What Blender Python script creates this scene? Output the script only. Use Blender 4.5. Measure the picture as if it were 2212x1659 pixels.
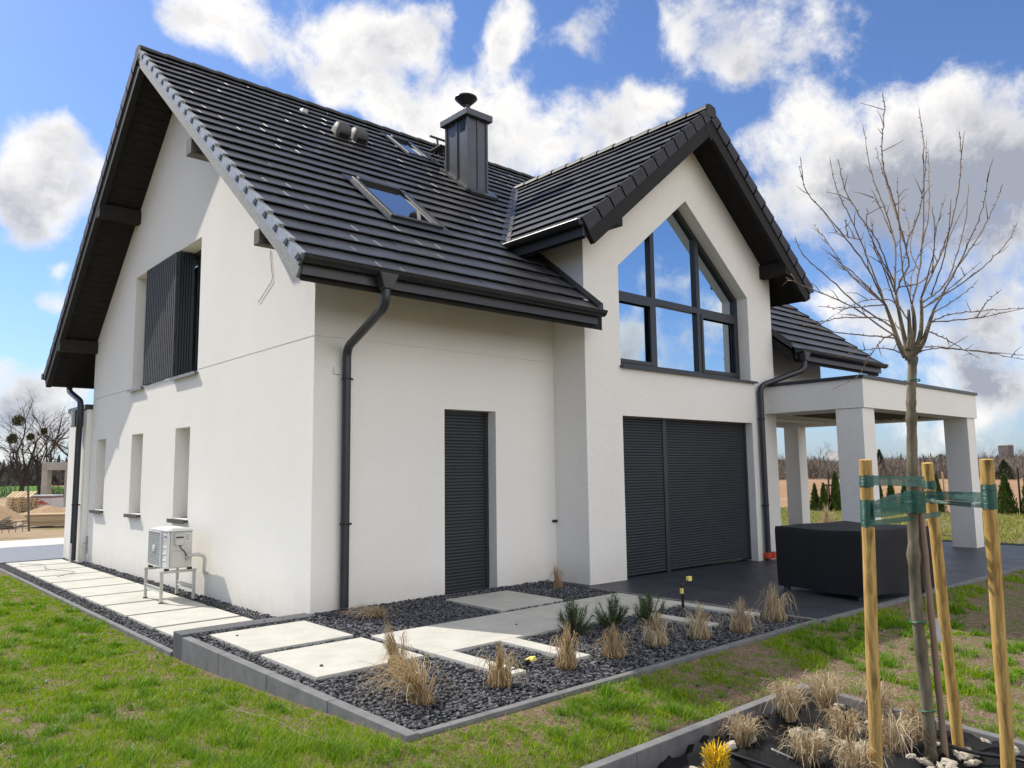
import bpy, bmesh, math, random
import numpy as np
from mathutils import Vector, Matrix
random.seed(7); rng = np.random.default_rng(7)
for o in list(bpy.data.objects): bpy.data.objects.remove(o)
C = bpy.context.scene.collection
S = bpy.context.scene
R = math.radians

EXPO = 0.70
SKY_STRENGTH = .10; SUN_STRENGTH = 3.3; BANK_FILL = 1.4  # last value: gain of the added, unseen cloud bank that fills the front wall
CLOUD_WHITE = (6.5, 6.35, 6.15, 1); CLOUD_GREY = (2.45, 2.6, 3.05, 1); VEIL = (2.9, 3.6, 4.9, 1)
SKY_TINT = (.64, .78, 1.02, 1)
# ------------------------------------------------------------------ camera
cam = bpy.data.cameras.new('camera'); co = bpy.data.objects.new('camera', cam); C.objects.link(co)
YAW, PITCH, ROLL = 0.7284, 0.1121, -0.0126
cy_, sy_, cp_, sp_ = math.cos(YAW), math.sin(YAW), math.cos(PITCH), math.sin(PITCH)
FW = Vector((sy_*cp_, cy_*cp_, sp_)); RI = Vector((cy_, -sy_, 0)); UP = RI.cross(FW)
c_, s_ = math.cos(ROLL), math.sin(ROLL)
RI, UP = c_*RI + s_*UP, -s_*RI + c_*UP
M = Matrix((RI, UP, -FW)).transposed().to_4x4(); M.translation = Vector((-4.0523, -7.8774, 1.55))
co.matrix_world = M
cam.sensor_width = 36; cam.sensor_fit = 'HORIZONTAL'; cam.lens = 36*1666.16/2212
cam.clip_start = .05; cam.clip_end = 6000
S.camera = co
CAM = np.array(M.translation)

# ------------------------------------------------------------------ sun, sky, exposure
SUNDIR = Vector((.345, -.91, -1)).normalized()
EL = math.asin(-SUNDIR.z); AZ = math.atan2(-SUNDIR.x, -SUNDIR.y)
sl = bpy.data.lights.new('sun', 'SUN'); sl.energy = SUN_STRENGTH; sl.angle = R(.5); sl.color = (1, .94, .84)
so = bpy.data.objects.new('sun', sl); C.objects.link(so); so.location = (-20, 40, 50)
so.rotation_euler = SUNDIR.to_track_quat('-Z', 'Y').to_euler()
S.view_settings.view_transform = 'Standard'; S.view_settings.look = 'None'
S.view_settings.exposure = EXPO; S.view_settings.gamma = 1
BLOBS= [[0.299, 0.809, 0.507, 0.054, 1], [0.356, 0.793, 0.494, 0.066, 1], [0.413, 0.769, 0.488, 0.06, 1], [0.46, 0.733, 0.501, 0.054, 1], [0.494, 0.715, 0.495, 0.042, 1], [0.439, 0.77, 0.464, 0.036, 0.8], [0.271, 0.829, 0.489, 0.03, 0.6], [0.323, 0.792, 0.519, 0.048, 0.9], [0.57, 0.649, 0.503, 0.045, 0.95], [0.573, 0.623, 0.533, 0.039, 0.8], [0.645, 0.565, 0.514, 0.048, 0.9], [0.744, 0.437, 0.505, 0.072, 0.9], [0.782, 0.375, 0.497, 0.078, 0.9], [0.714, 0.478, 0.512, 0.054, 0.8], [0.766, 0.447, 0.462, 0.033, 0.9], [0.503, 0.683, 0.53, 0.03, 0.5], [0.555, 0.705, 0.442, 0.06, 1], [0.514, 0.745, 0.426, 0.057, 1], [0.475, 0.766, 0.433, 0.042, 1], [0.435, 0.784, 0.442, 0.027, 0.7], [0.595, 0.674, 0.437, 0.051, 1], [0.695, 0.561, 0.449, 0.054, 1], [0.696, 0.584, 0.417, 0.072, 1], [0.654, 0.638, 0.406, 0.066, 1], [0.726, 0.53, 0.439, 0.03, 0.9], [0.612, 0.686, 0.392, 0.06, 1], [0.558, 0.728, 0.397, 0.054, 1], [0.826, 0.404, 0.392, 0.054, 1], [0.861, 0.368, 0.351, 0.09, 1], [0.893, 0.267, 0.363, 0.066, 1], [0.918, 0.225, 0.326, 0.084, 1], [0.831, 0.438, 0.343, 0.066, 1], [0.895, 0.33, 0.299, 0.102, 1], [0.93, 0.254, 0.265, 0.09, 1], [0.807, 0.459, 0.371, 0.042, 0.9], [0.863, 0.412, 0.292, 0.066, 1], [0.142, 0.929, 0.343, 0.045, 1], [0.166, 0.921, 0.352, 0.036, 1], [0.193, 0.919, 0.343, 0.033, 1], [0.138, 0.944, 0.3, 0.051, 1], [0.175, 0.935, 0.307, 0.051, 1], [0.204, 0.925, 0.321, 0.03, 1], [0.15, 0.951, 0.269, 0.036, 0.9], [0.183, 0.956, 0.227, 0.018, 0.8], [0.177, 0.964, 0.198, 0.024, 0.8], [0.195, 0.961, 0.195, 0.018, 0.8], [0.164, 0.982, 0.091, 0.045, 1], [0.198, 0.975, 0.103, 0.036, 1], [0.154, 0.987, 0.045, 0.054, 1], [0.187, 0.98, 0.061, 0.048, 1], [0.145, 0.982, 0.12, 0.024, 0.8], [0.214, 0.968, 0.13, 0.024, 0.7], [0.95, 0.268, 0.158, 0.06, 1], [0.933, 0.336, 0.129, 0.066, 0.9], [0.911, 0.376, 0.17, 0.054, 0.85], [0.887, 0.418, 0.196, 0.042, 0.8], [0.961, 0.258, 0.102, 0.066, 0.8], [0.926, 0.372, 0.068, 0.054, 0.5], [0.953, 0.3, 0.043, 0.078, 0.6], [0.862, 0.463, 0.206, 0.036, 0.7]]
GREY= [[0.867, 0.402, 0.296, 0.066, 0.8], [0.923, 0.279, 0.265, 0.09, 1], [0.901, 0.333, 0.279, 0.072, 0.7], [0.929, 0.235, 0.286, 0.054, 0.6], [0.153, 0.948, 0.279, 0.042, 0.5], [0.183, 0.93, 0.318, 0.03, 0.35], [0.945, 0.301, 0.126, 0.048, 1.2], [0.957, 0.276, 0.088, 0.048, 0.6], [0.664, 0.641, 0.386, 0.048, 0.25], [0.154, 0.987, 0.035, 0.048, 0.4], [0.344, 0.813, 0.471, 0.054, 0.35], [0.48, 0.743, 0.467, 0.048, 0.3], [0.568, 0.723, 0.392, 0.048, 0.4], [0.705, 0.593, 0.388, 0.048, 0.35], [0.165, 0.984, 0.066, 0.042, 0.4], [0.187, 0.964, 0.189, 0.024, 0.4], [0.756, 0.44, 0.484, 0.054, 0.35]]
def make_world():
    w = bpy.data.worlds.new('World'); S.world = w; w.use_nodes = True
    nt = w.node_tree; nt.nodes.clear(); N = nt.nodes.new; L = nt.links.new
    def math_(op, a, b=None, clamp=False):
        n = N('ShaderNodeMath'); n.operation = op; n.use_clamp = clamp
        for i, x in enumerate((a, b)):
            if x is None: continue
            if isinstance(x, (int, float)): n.inputs[i].default_value = x
            else: L(x, n.inputs[i])
        return n.outputs[0]
    def mrange(x, a, b, c=0., d=1., smooth=True):
        n = N('ShaderNodeMapRange'); n.interpolation_type = 'SMOOTHSTEP' if smooth else 'LINEAR'
        for i, v in enumerate((a, b, c, d)): n.inputs[i+1].default_value = v
        L(x, n.inputs[0]); return n.outputs[0]
    def vmath(op, a, b):
        n = N('ShaderNodeVectorMath'); n.operation = op
        for i, x in enumerate((a, b)):
            if isinstance(x, (tuple, list)): n.inputs[i].default_value = x
            else: L(x, n.inputs[i])
        return n.outputs['Value'] if op in ('DISTANCE', 'DOT_PRODUCT') else n.outputs[0]
    def noise(vec, sc, det, rough, col=False, dist=0.):
        n = N('ShaderNodeTexNoise'); n.inputs['Scale'].default_value = sc; n.inputs['Detail'].default_value = det
        n.inputs['Roughness'].default_value = rough; n.inputs['Distortion'].default_value = dist; L(vec, n.inputs['Vector'])
        return n.outputs['Color'] if col else n.outputs[0]
    tc = N('ShaderNodeTexCoord'); d = tc.outputs['Generated']
    sky = N('ShaderNodeTexSky'); sky.sky_type = 'NISHITA'; sky.sun_disc = False
    sky.sun_elevation = EL; sky.sun_rotation = AZ; sky.altitude = 50
    sky.air_density = 1.0; sky.dust_density = .6; sky.ozone_density = 2.2
    # stretch so cumulus noise is flatter near the horizon
    nz = noise(d, 5.0, 3, .5, True)
    off = vmath('SUBTRACT', nz, (.5, .5, .5)); sc = N('ShaderNodeVectorMath'); sc.operation = 'SCALE'; L(off, sc.inputs[0]); sc.inputs['Scale'].default_value = .07
    dn = vmath('ADD', d, sc.outputs[0])
    f = None
    for x, y, z, r, wt in BLOBS:
        m = mrange(vmath('DISTANCE', dn, (x, y, z)), 0., r*1.42, wt, 0.)
        f = m if f is None else math_('ADD', f, math_('MULTIPLY', m, math_('SUBTRACT', 1.0, f, True)))
    outm = mrange(vmath('DOT_PRODUCT', d, tuple(FW)), .66, .76, 1., 0.)
    n2 = noise(d, 3.1, 4, .5); fo = math_('MULTIPLY', mrange(n2, .47, .62), outm)
    sep = N('ShaderNodeSeparateXYZ'); L(d, sep.inputs[0]); zz = sep.outputs[2]
    fo = math_('MULTIPLY', fo, mrange(zz, .20, .27, 1., .25))
    fo = math_('MAXIMUM', fo, math_('MULTIPLY', math_('MULTIPLY', mrange(n2, .28, .42), outm), mrange(zz, .42, .56, 0., 1.)))   # unseen clouds added overhead and behind for whiter fill light
    bank = mrange(math_('MULTIPLY', sep.outputs[1], -1.), .64, .84)      # unseen cloud bank added behind the camera to light the shaded front
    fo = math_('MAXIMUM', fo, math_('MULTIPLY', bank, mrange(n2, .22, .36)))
    f = math_('MAXIMUM', f, fo)
    def billow(vec, det):
        n_ = N('ShaderNodeTexVoronoi'); n_.feature = 'F1'; n_.normalize = True; n_.inputs['Scale'].default_value = 8.0; n_.inputs['Detail'].default_value = det
        n_.inputs['Roughness'].default_value = .52; n_.inputs['Lacunarity'].default_value = 2.15; L(vec, n_.inputs['Vector'])
        return math_('SUBTRACT', 1.0, math_('MULTIPLY', n_.outputs['Distance'], 1.6))
    n = billow(dn, 2.5); nf = noise(dn, 10, 11, .66)
    nn = math_('ADD', math_('MULTIPLY', math_('SUBTRACT', n, .5), 1.0), math_('MULTIPLY', math_('SUBTRACT', nf, .5), 2.5))
    dens = math_('ADD', math_('MULTIPLY', f, 1.15), math_('ADD', nn, -.60))
    alpha = mrange(dens, -.18, .56)
    alpha = math_('MULTIPLY', alpha, .97)
    # thin veil low over the horizon
    veil = math_('MULTIPLY', mrange(zz, .0, .22, 1., 0.), .30)
    g = None
    for x, y, z, r, wt in GREY:
        m = mrange(vmath('DISTANCE', dn, (x, y, z)), 0., r*1.7, wt, 0.)
        g = m if g is None else math_('ADD', g, m)
    # billow shading: the same noise sampled a little towards the sun; where it is thicker there, the cloud is shaded
    dsun = vmath('ADD', dn, tuple(-SUNDIR*.045)); ns = billow(dsun, 1)
    sh = math_('MULTIPLY', math_('SUBTRACT', ns, n), 1.3)
    core = mrange(dens, .30, .95, 0., .42)
    gg = math_('ADD', math_('MULTIPLY', math_('MULTIPLY', g, .9), mrange(nf, .3, .62, .25, 1.)), math_('ADD', sh, core), True)
    mc = N('ShaderNodeMix'); mc.data_type = 'RGBA'; L(gg, mc.inputs[0])
    fill_mix = N('ShaderNodeMix'); fill_mix.data_type = 'RGBA'; fill_mix.blend_type = 'MULTIPLY'; fill_mix.inputs[0].default_value = 1   # extra brightness of the added bank, fill light for the front wall
    ov = N('ShaderNodeVectorMath'); ov.operation = 'SCALE'; ov.inputs[0].default_value = (1, 1, 1); L(math_('ADD', 1.0, math_('MULTIPLY', bank, BANK_FILL)), ov.inputs['Scale']); L(ov.outputs[0], fill_mix.inputs[7]); L(mc.outputs[2], fill_mix.inputs[6])
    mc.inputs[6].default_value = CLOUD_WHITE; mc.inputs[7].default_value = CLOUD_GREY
    tint = N('ShaderNodeMix'); tint.data_type = 'RGBA'; tint.blend_type = 'MULTIPLY'; tint.inputs[0].default_value = 1
    L(sky.outputs[0], tint.inputs[6]); tint.inputs[7].default_value = SKY_TINT
    mv = N('ShaderNodeMix'); mv.data_type = 'RGBA'; L(veil, mv.inputs[0]); L(tint.outputs[2], mv.inputs[6]); mv.inputs[7].default_value = VEIL
    ms = N('ShaderNodeMix'); ms.data_type = 'RGBA'; L(alpha, ms.inputs[0]); L(mv.outputs[2], ms.inputs[6]); L(fill_mix.outputs[2], ms.inputs[7])
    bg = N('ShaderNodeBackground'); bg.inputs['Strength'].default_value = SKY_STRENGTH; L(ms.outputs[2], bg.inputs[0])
    out = N('ShaderNodeOutputWorld'); L(bg.outputs[0], out.inputs[0])
    w.cycles.sampling_method = 'MANUAL'; w.cycles.sample_map_resolution = 512
make_world()

# ------------------------------------------------------------------ helpers
def nodes_mat(name):
    m = bpy.data.materials.new(name); m.use_nodes = True
    return m, m.node_tree.nodes, m.node_tree.links, m.node_tree.nodes['Principled BSDF']
def mat(name, c1, c2=None, scale=6., rough=.6, spec=.4, metal=0., bump=0., bscale=80., bdet=4, island=0., det=5, c3=None, sheen=0., stretch=None):
    """base colour = noise between c1 and c2 (both the thing's own colours), optional per-island variation towards c3, fine bump"""
    m, nd, lk, b = nodes_mat(name)
    b.inputs['Roughness'].default_value = rough; b.inputs['Specular IOR Level'].default_value = spec; b.inputs['Metallic'].default_value = metal
    tc = nd.new('ShaderNodeTexCoord'); vec = tc.outputs['Object']
    if stretch:
        mp = nd.new('ShaderNodeMapping'); mp.inputs['Scale'].default_value = stretch; lk.new(vec, mp.inputs[0]); vec = mp.outputs[0]
    col = None
    if c2 is not None:
        n = nd.new('ShaderNodeTexNoise'); n.inputs['Scale'].default_value = scale; n.inputs['Detail'].default_value = det; n.inputs['Roughness'].default_value = .6
        lk.new(vec, n.inputs['Vector'])
        r = nd.new('ShaderNodeMapRange'); r.inputs[1].default_value = .3; r.inputs[2].default_value = .7; lk.new(n.outputs[0], r.inputs[0])
        mx = nd.new('ShaderNodeMix'); mx.data_type = 'RGBA'; lk.new(r.outputs[0], mx.inputs[0])
        mx.inputs[6].default_value = (*c1, 1); mx.inputs[7].default_value = (*c2, 1); col = mx.outputs[2]
    if c3 is not None:
        g = nd.new('ShaderNodeNewGeometry'); mx = nd.new('ShaderNodeMix'); mx.data_type = 'RGBA'
        q = nd.new('ShaderNodeMath'); q.operation = 'MULTIPLY'; q.inputs[1].default_value = island; lk.new(g.outputs['Random Per Island'], q.inputs[0])
        lk.new(q.outputs[0], mx.inputs[0])
        if col: lk.new(col, mx.inputs[6])
        else: mx.inputs[6].default_value = (*c1, 1)
        mx.inputs[7].default_value = (*c3, 1); col = mx.outputs[2]
    if col: lk.new(col, b.inputs['Base Color'])
    else: b.inputs['Base Color'].default_value = (*c1, 1)
    if bump:
        n = nd.new('ShaderNodeTexNoise'); n.inputs['Scale'].default_value = bscale; n.inputs['Detail'].default_value = bdet
        lk.new(vec, n.inputs['Vector'])
        bp = nd.new('ShaderNodeBump'); bp.inputs['Strength'].default_value = bump; bp.inputs['Distance'].default_value = .01
        lk.new(n.outputs[0], bp.inputs['Height']); lk.new(bp.outputs[0], b.inputs['Normal'])
    return m

class MB:
    def __init__(s): s.v = []; s.f = []
    def add(s, vs, fs):
        n = len(s.v); s.v += [tuple(x) for x in vs]; s.f += [tuple(n+i for i in f) for f in fs]; return s
    def quad(s, a, b, c, d): return s.add([a, b, c, d], [(0, 1, 2, 3)])
    def box(s, x0, x1, y0, y1, z0, z1):
        return s.add([(x0,y0,z0),(x1,y0,z0),(x1,y1,z0),(x0,y1,z0),(x0,y0,z1),(x1,y0,z1),(x1,y1,z1),(x0,y1,z1)],
                     [(3,2,1,0),(4,5,6,7),(0,1,5,4),(1,2,6,5),(2,3,7,6),(3,0,4,7)])
    def hexa(s, p):  # p: 8 corners, bottom 4 then top 4
        return s.add(p, [(3,2,1,0),(4,5,6,7),(0,1,5,4),(1,2,6,5),(2,3,7,6),(3,0,4,7)])
    def bar(s, a, b, w, h, up=(0,0,1)):  # box beam from a to b
        a, b = Vector(a), Vector(b); d = (b-a).normalized(); up = Vector(up)
        r = d.cross(up)
        if r.length < 1e-4: r = d.cross(Vector((1,0,0)))
        r.normalize(); u = r.cross(d).normalized()
        r *= w/2; u *= h/2
        return s.hexa([a-r-u, a+r-u, b+r-u, b-r-u, a-r+u, a+r+u, b+r+u, b-r+u])
    def prism(s, poly, ext):
        n = len(poly); e = Vector(ext); p = [Vector(q) for q in poly]
        return s.add(p + [q+e for q in p], [tuple(range(n))[::-1], tuple(range(n, 2*n))] + [(i, (i+1) % n, n+(i+1) % n, n+i) for i in range(n)])
    def tube(s, pts, r, n=10, cap=True):
        pts = [Vector(p) for p in pts]; k = len(pts)
        rr = r if isinstance(r, (list, tuple)) else [r]*k
        t0 = (pts[1]-pts[0]).normalized()
        ref = Vector((0,0,1)) if abs(t0.z) < .9 else Vector((1,0,0))
        u = t0.cross(ref).normalized(); vs = []
        for i, p in enumerate(pts):
            t = (pts[min(i+1,k-1)]-pts[max(i-1,0)]).normalized()
            u = (u - t*u.dot(t)).normalized(); w = t.cross(u)
            for j in range(n):
                a = 2*math.pi*j/n; vs.append(p + (u*math.cos(a)+w*math.sin(a))*rr[i])
        fs = [(i*n+j, i*n+(j+1) % n, (i+1)*n+(j+1) % n, (i+1)*n+j) for i in range(k-1) for j in range(n)]
        if cap: fs += [tuple(range(n))[::-1], tuple((k-1)*n+j for j in range(n))]
        return s.add(vs, fs)
    def lathe(s, prof, c, n=24):
        vs = [(c[0]+r*math.cos(2*math.pi*j/n), c[1]+r*math.sin(2*math.pi*j/n), c[2]+z) for r, z in prof for j in range(n)]
        k = len(prof)
        return s.add(vs, [(i*n+j, i*n+(j+1) % n, (i+1)*n+(j+1) % n, (i+1)*n+j) for i in range(k-1) for j in range(n)] + [tuple(range(n))[::-1], tuple((k-1)*n+j for j in range(n))])
    def build(s, name, m, parent=None, smooth=False, bevel=0., sub=0, auto=None):
        me = bpy.data.meshes.new(name); me.from_pydata([tuple(v) for v in s.v], [], s.f)
        bm = bmesh.new(); bm.from_mesh(me)
        bmesh.ops.recalc_face_normals(bm, faces=bm.faces); bm.to_mesh(me); bm.free()
        me.materials.append(m)
        if smooth: me.polygons.foreach_set('use_smooth', [True]*len(me.polygons))
        o = bpy.data.objects.new(name, me); C.objects.link(o)
        if parent is not None: o.parent = parent
        if bevel:
            md = o.modifiers.new('bevel', 'BEVEL'); md.width = bevel; md.segments = 2; md.limit_method = 'ANGLE'
        if sub:
            md = o.modifiers.new('sub', 'SUBSURF'); md.levels = sub; md.render_levels = sub
        if auto: me.set_sharp_from_angle(angle=R(auto))
        return o
def build_each(mb, name, m, parent=None, **k):
    """every connected piece of the builder becomes an object of its own"""
    n = len(mb.v); par = list(range(n))
    def find(a):
        while par[a] != a: par[a] = par[par[a]]; a = par[a]
        return a
    for f in mb.f:
        for q in f[1:]: par[find(q)] = find(f[0])
    comp = {}
    for f in mb.f: comp.setdefault(find(f[0]), []).append(f)
    out = []
    for fs in comp.values():
        idx = {}; 
        for f in fs:
            for q in f: idx.setdefault(q, len(idx))
        p = MB(); p.v = [mb.v[q] for q in idx]; p.f = [tuple(idx[q] for q in f) for f in fs]; out.append(p.build(name, m, parent, **k))
    return out
def np_mesh(name, V, F, m, parent=None, smooth=False):
    """V (n,3), F (k,3 or 4) numpy"""
    me = bpy.data.meshes.new(name); k = F.shape[1]
    me.vertices.add(len(V)); me.vertices.foreach_set('co', np.ascontiguousarray(V, np.float32).ravel())
    me.loops.add(F.size); me.loops.foreach_set('vertex_index', np.ascontiguousarray(F, np.int32).ravel())
    me.polygons.add(len(F)); me.polygons.foreach_set('loop_start', np.arange(0, F.size, k, dtype=np.int32))
    me.polygons.foreach_set('loop_total', np.full(len(F), k, np.int32))
    if smooth: me.polygons.foreach_set('use_smooth', np.ones(len(F), bool))
    me.update(calc_edges=True); me.materials.append(m)
    o = bpy.data.objects.new(name, me); C.objects.link(o)
    if parent is not None: o.parent = parent
    return o
def tag(o, label=None, cat=None, group=None, kind=None):
    if label: o['label'] = label
    if cat: o['category'] = cat
    if group: o['group'] = group
    if kind: o['kind'] = kind
    return o
def thing(name, label, cat, loc=(0,0,0), rz=0., group=None):
    o = bpy.data.objects.new(name, None); C.objects.link(o); o.location = loc; o.rotation_euler = (0,0,rz)
    o.empty_display_size = .2
    return tag(o, label, cat, group)
def copy_tree(o, parent=None):
    c = o.copy(); C.objects.link(c)
    if parent is not None: c.parent = parent
    for ch in [q for q in bpy.data.objects if q.parent == o]: copy_tree(ch, c)
    return c
def cut(o, cutter):
    """subtract the MB 'cutter' from object o"""
    k = cutter.build('cutter', PLASTER)
    md = o.modifiers.new('b', 'BOOLEAN'); md.operation = 'DIFFERENCE'; md.object = k; md.solver = 'EXACT'
    bpy.context.view_layer.update()
    dg = bpy.context.evaluated_depsgraph_get(); me = bpy.data.meshes.new_from_object(o.evaluated_get(dg))
    o.modifiers.clear(); o.data = me; bpy.data.objects.remove(k)
def vnoise(x, y, seed=0):
    """smooth value noise on numpy arrays"""
    g = np.random.default_rng(seed).random((256, 256)); xi = np.floor(x).astype(int); yi = np.floor(y).astype(int)
    fx = x-xi; fy = y-yi; fx = fx*fx*(3-2*fx); fy = fy*fy*(3-2*fy)
    a = g[xi % 256, yi % 256]; b = g[(xi+1) % 256, yi % 256]; c = g[xi % 256, (yi+1) % 256]; d = g[(xi+1) % 256, (yi+1) % 256]
    return (a*(1-fx)+b*fx)*(1-fy) + (c*(1-fx)+d*fx)*fy
def sstep(a, b, x): t = np.clip((x-a)/(b-a), 0, 1); return t*t*(3-2*t)
def blades(P, H, W, ang, lean, curl):
    """P (n,3) roots; returns V, F of grass blades made of 3 triangles each"""
    n = len(P); dx, dy = np.cos(ang), np.sin(ang); px, py = -dy, dx
    z = np.zeros(n)
    def pt(t, side, ww):
        l = lean*t*H + curl*t*t*H
        h = H*t*np.sqrt(np.clip(1-(.6*curl*t)**2, .1, 1))
        return np.stack([P[:,0]+dx*l+px*side*W*ww, P[:,1]+dy*l+py*side*W*ww, P[:,2]+h], 1)
    V = np.stack([pt(0., -.5, 1.), pt(0., .5, 1.), pt(.55, -.5, .75), pt(.55, .5, .75), pt(1., 0., 0.)], 1).reshape(-1, 3)
    F = (np.array([[0,1,3],[0,3,2],[2,3,4]])[None] + 5*np.arange(n)[:,None,None]).reshape(-1, 3)
    return V, F

# ------------------------------------------------------------------ materials
def plaster_mat():
    m, nd, lk, b = nodes_mat('plaster'); b.inputs['Roughness'].default_value = .85; b.inputs['Specular IOR Level'].default_value = .2
    tc = nd.new('ShaderNodeTexCoord'); v = tc.outputs['Object']
    n = nd.new('ShaderNodeTexNoise'); n.inputs['Scale'].default_value = .9; n.inputs['Detail'].default_value = 6; lk.new(v, n.inputs['Vector'])
    n3 = nd.new('ShaderNodeTexNoise'); n3.inputs['Scale'].default_value = 90; n3.inputs['Detail'].default_value = 2; lk.new(v, n3.inputs['Vector'])
    mx = nd.new('ShaderNodeMix'); mx.data_type = 'RGBA'; lk.new(n.outputs[0], mx.inputs[0]); mx.inputs[6].default_value = (.80,.775,.73,1); mx.inputs[7].default_value = (.88,.855,.81,1)
    r = nd.new('ShaderNodeMapRange'); r.inputs[1].default_value = .25; r.inputs[2].default_value = .5; r.inputs[3].default_value = .76; r.inputs[4].default_value = 1; lk.new(n3.outputs[0], r.inputs[0])
    mm = nd.new('ShaderNodeMix'); mm.data_type = 'RGBA'; mm.blend_type = 'MULTIPLY'; mm.inputs[0].default_value = 1; lk.new(mx.outputs[2], mm.inputs[6]); lk.new(r.outputs[0], mm.inputs[7])
    # splash dirt along the plinth
    sp = nd.new('ShaderNodeSeparateXYZ'); lk.new(v, sp.inputs[0])
    zr = nd.new('ShaderNodeMapRange'); zr.inputs[1].default_value = -.1; zr.inputs[2].default_value = .42; zr.inputs[3].default_value = .55; zr.inputs[4].default_value = 0; lk.new(sp.outputs[2], zr.inputs[0])
    nz = nd.new('ShaderNodeTexNoise'); nz.inputs['Scale'].default_value = 5; nz.inputs['Detail'].default_value = 7; lk.new(v, nz.inputs['Vector'])
    q = nd.new('ShaderNodeMath'); q.operation = 'MULTIPLY'; lk.new(zr.outputs[0], q.inputs[0]); lk.new(nz.outputs[0], q.inputs[1])
    dm = nd.new('ShaderNodeMix'); dm.data_type = 'RGBA'; lk.new(q.outputs[0], dm.inputs[0]); lk.new(mm.outputs[2], dm.inputs[6]); dm.inputs[7].default_value = (.52,.44,.33,1)
    lk.new(dm.outputs[2], b.inputs['Base Color'])
    n2 = nd.new('ShaderNodeTexNoise'); n2.inputs['Scale'].default_value = 110; n2.inputs['Detail'].default_value = 3; lk.new(v, n2.inputs['Vector'])
    bp = nd.new('ShaderNodeBump'); bp.inputs['Strength'].default_value = .8; bp.inputs['Distance'].default_value = .008; lk.new(n2.outputs[0], bp.inputs['Height']); lk.new(bp.outputs[0], b.inputs['Normal'])
    return m
PLASTER = plaster_mat()
TILE = mat('roof_tile', (.031,.032,.038), (.046,.047,.055), 3., .44, .5, bump=.12, bscale=60, c3=(.060,.061,.069), island=.55)
RIDGE = mat('ridge_tile', (.026,.026,.030), (.04,.039,.044), 4., .58, .35, bump=.1, bscale=50)
DECK = mat('dark_timber', (.010,.009,.0085), (.019,.017,.0155), 9., .7, .3, stretch=(1,8,8), bump=.2, bscale=30)
SOFFIT = mat('soffit_board', (.011,.0098,.0092), (.018,.016,.015), 6., .75, .25)
ANTH = mat('anthracite_metal', (.019,.021,.025), (.025,.028,.033), 2., .38, .5)
GUTTER = mat('gutter_metal', (.012,.0135,.016), (.018,.020,.023), 3., .36, .4)
PIPE = mat('downpipe_metal', (.018,.021,.026), (.025,.029,.035), 3., .35, .5)
SHUT = mat('shutter_slats', (.020,.0235,.028), (.027,.031,.037), 2., .45, .4)
ZINC = mat('verge_sheet_metal', (.25,.262,.268), (.38,.392,.398), 14., .45, .5, metal=.25)
BARGE = mat('weathered_bargeboard', (.20,.205,.205), (.34,.345,.34), 11., .7, .3, stretch=(1,3,3))
GREYWOOD = mat('weathered_beam', (.05,.046,.042), (.17,.16,.14), 11., .75, .3, stretch=(1,4,4))
CHIM = mat('chimney_sheet', (.075,.078,.085), (.10,.103,.11), 3., .33, .6, metal=.4)
KERB2 = mat('dark_kerb', (.075,.08,.088), (.11,.115,.122), 5., .8, .25, bump=.2, bscale=140)
KERB = mat('concrete_kerb', (.13,.132,.138), (.20,.20,.203), 7., .85, .25, bump=.3, bscale=140)
def slab_mat():
    m = mat('white_slab', (.45,.44,.40), (.55,.54,.495), 3.5, .8, .25, bump=.2, bscale=220, det=10); nd = m.node_tree.nodes; lk = m.node_tree.links; b = nd['Principled BSDF']; src = b.inputs['Base Color'].links[0].from_socket
    tc = nd.new('ShaderNodeTexCoord'); v = nd.new('ShaderNodeTexNoise'); v.inputs['Scale'].default_value = 170; v.inputs['Detail'].default_value = 3; lk.new(tc.outputs['Object'], v.inputs['Vector'])
    r = nd.new('ShaderNodeMapRange'); r.inputs[1].default_value = .30; r.inputs[2].default_value = .46; r.inputs[3].default_value = .62; r.inputs[4].default_value = 1; lk.new(v.outputs[0], r.inputs[0])
    mx = nd.new('ShaderNodeMix'); mx.data_type = 'RGBA'; mx.blend_type = 'MULTIPLY'; mx.inputs[0].default_value = 1; lk.new(src, mx.inputs[6]); lk.new(r.outputs[0], mx.inputs[7]); lk.new(mx.outputs[2], b.inputs['Base Color']); return m
SLAB = slab_mat()
def tiles_mat(name, c1, c2, bx, by, mortar):
    m, nd, lk, b = nodes_mat(name); b.inputs['Roughness'].default_value = .5; b.inputs['Specular IOR Level'].default_value = .35
    tc = nd.new('ShaderNodeTexCoord'); br = nd.new('ShaderNodeTexBrick'); lk.new(tc.outputs['Object'], br.inputs['Vector'])
    br.offset = .5; br.inputs['Scale'].default_value = 1; br.inputs['Brick Width'].default_value = bx; br.inputs['Row Height'].default_value = by
    br.inputs['Mortar Size'].default_value = .007; br.inputs['Mortar Smooth'].default_value = .3
    n = nd.new('ShaderNodeTexNoise'); n.inputs['Scale'].default_value = 2.2; n.inputs['Detail'].default_value = 8; lk.new(tc.outputs['Object'], n.inputs['Vector'])
    mx = nd.new('ShaderNodeMix'); mx.data_type = 'RGBA'; lk.new(n.outputs[0], mx.inputs[0]); mx.inputs[6].default_value = (*c1,1); mx.inputs[7].default_value = (*c2,1)
    lk.new(mx.outputs[2], br.inputs['Color1']); lk.new(mx.outputs[2], br.inputs['Color2']); br.inputs['Mortar'].default_value = (*mortar, 1)
    lk.new(br.outputs['Color'], b.inputs['Base Color'])
    rr = nd.new('ShaderNodeMapRange'); rr.inputs[3].default_value = .32; rr.inputs[4].default_value = .62; lk.new(n.outputs[0], rr.inputs[0]); lk.new(rr.outputs[0], b.inputs['Roughness'])
    return m
TERR = tiles_mat('terrace_tile', (.026,.030,.039), (.052,.058,.072), 1.2, .6, (.02,.021,.024))
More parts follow.
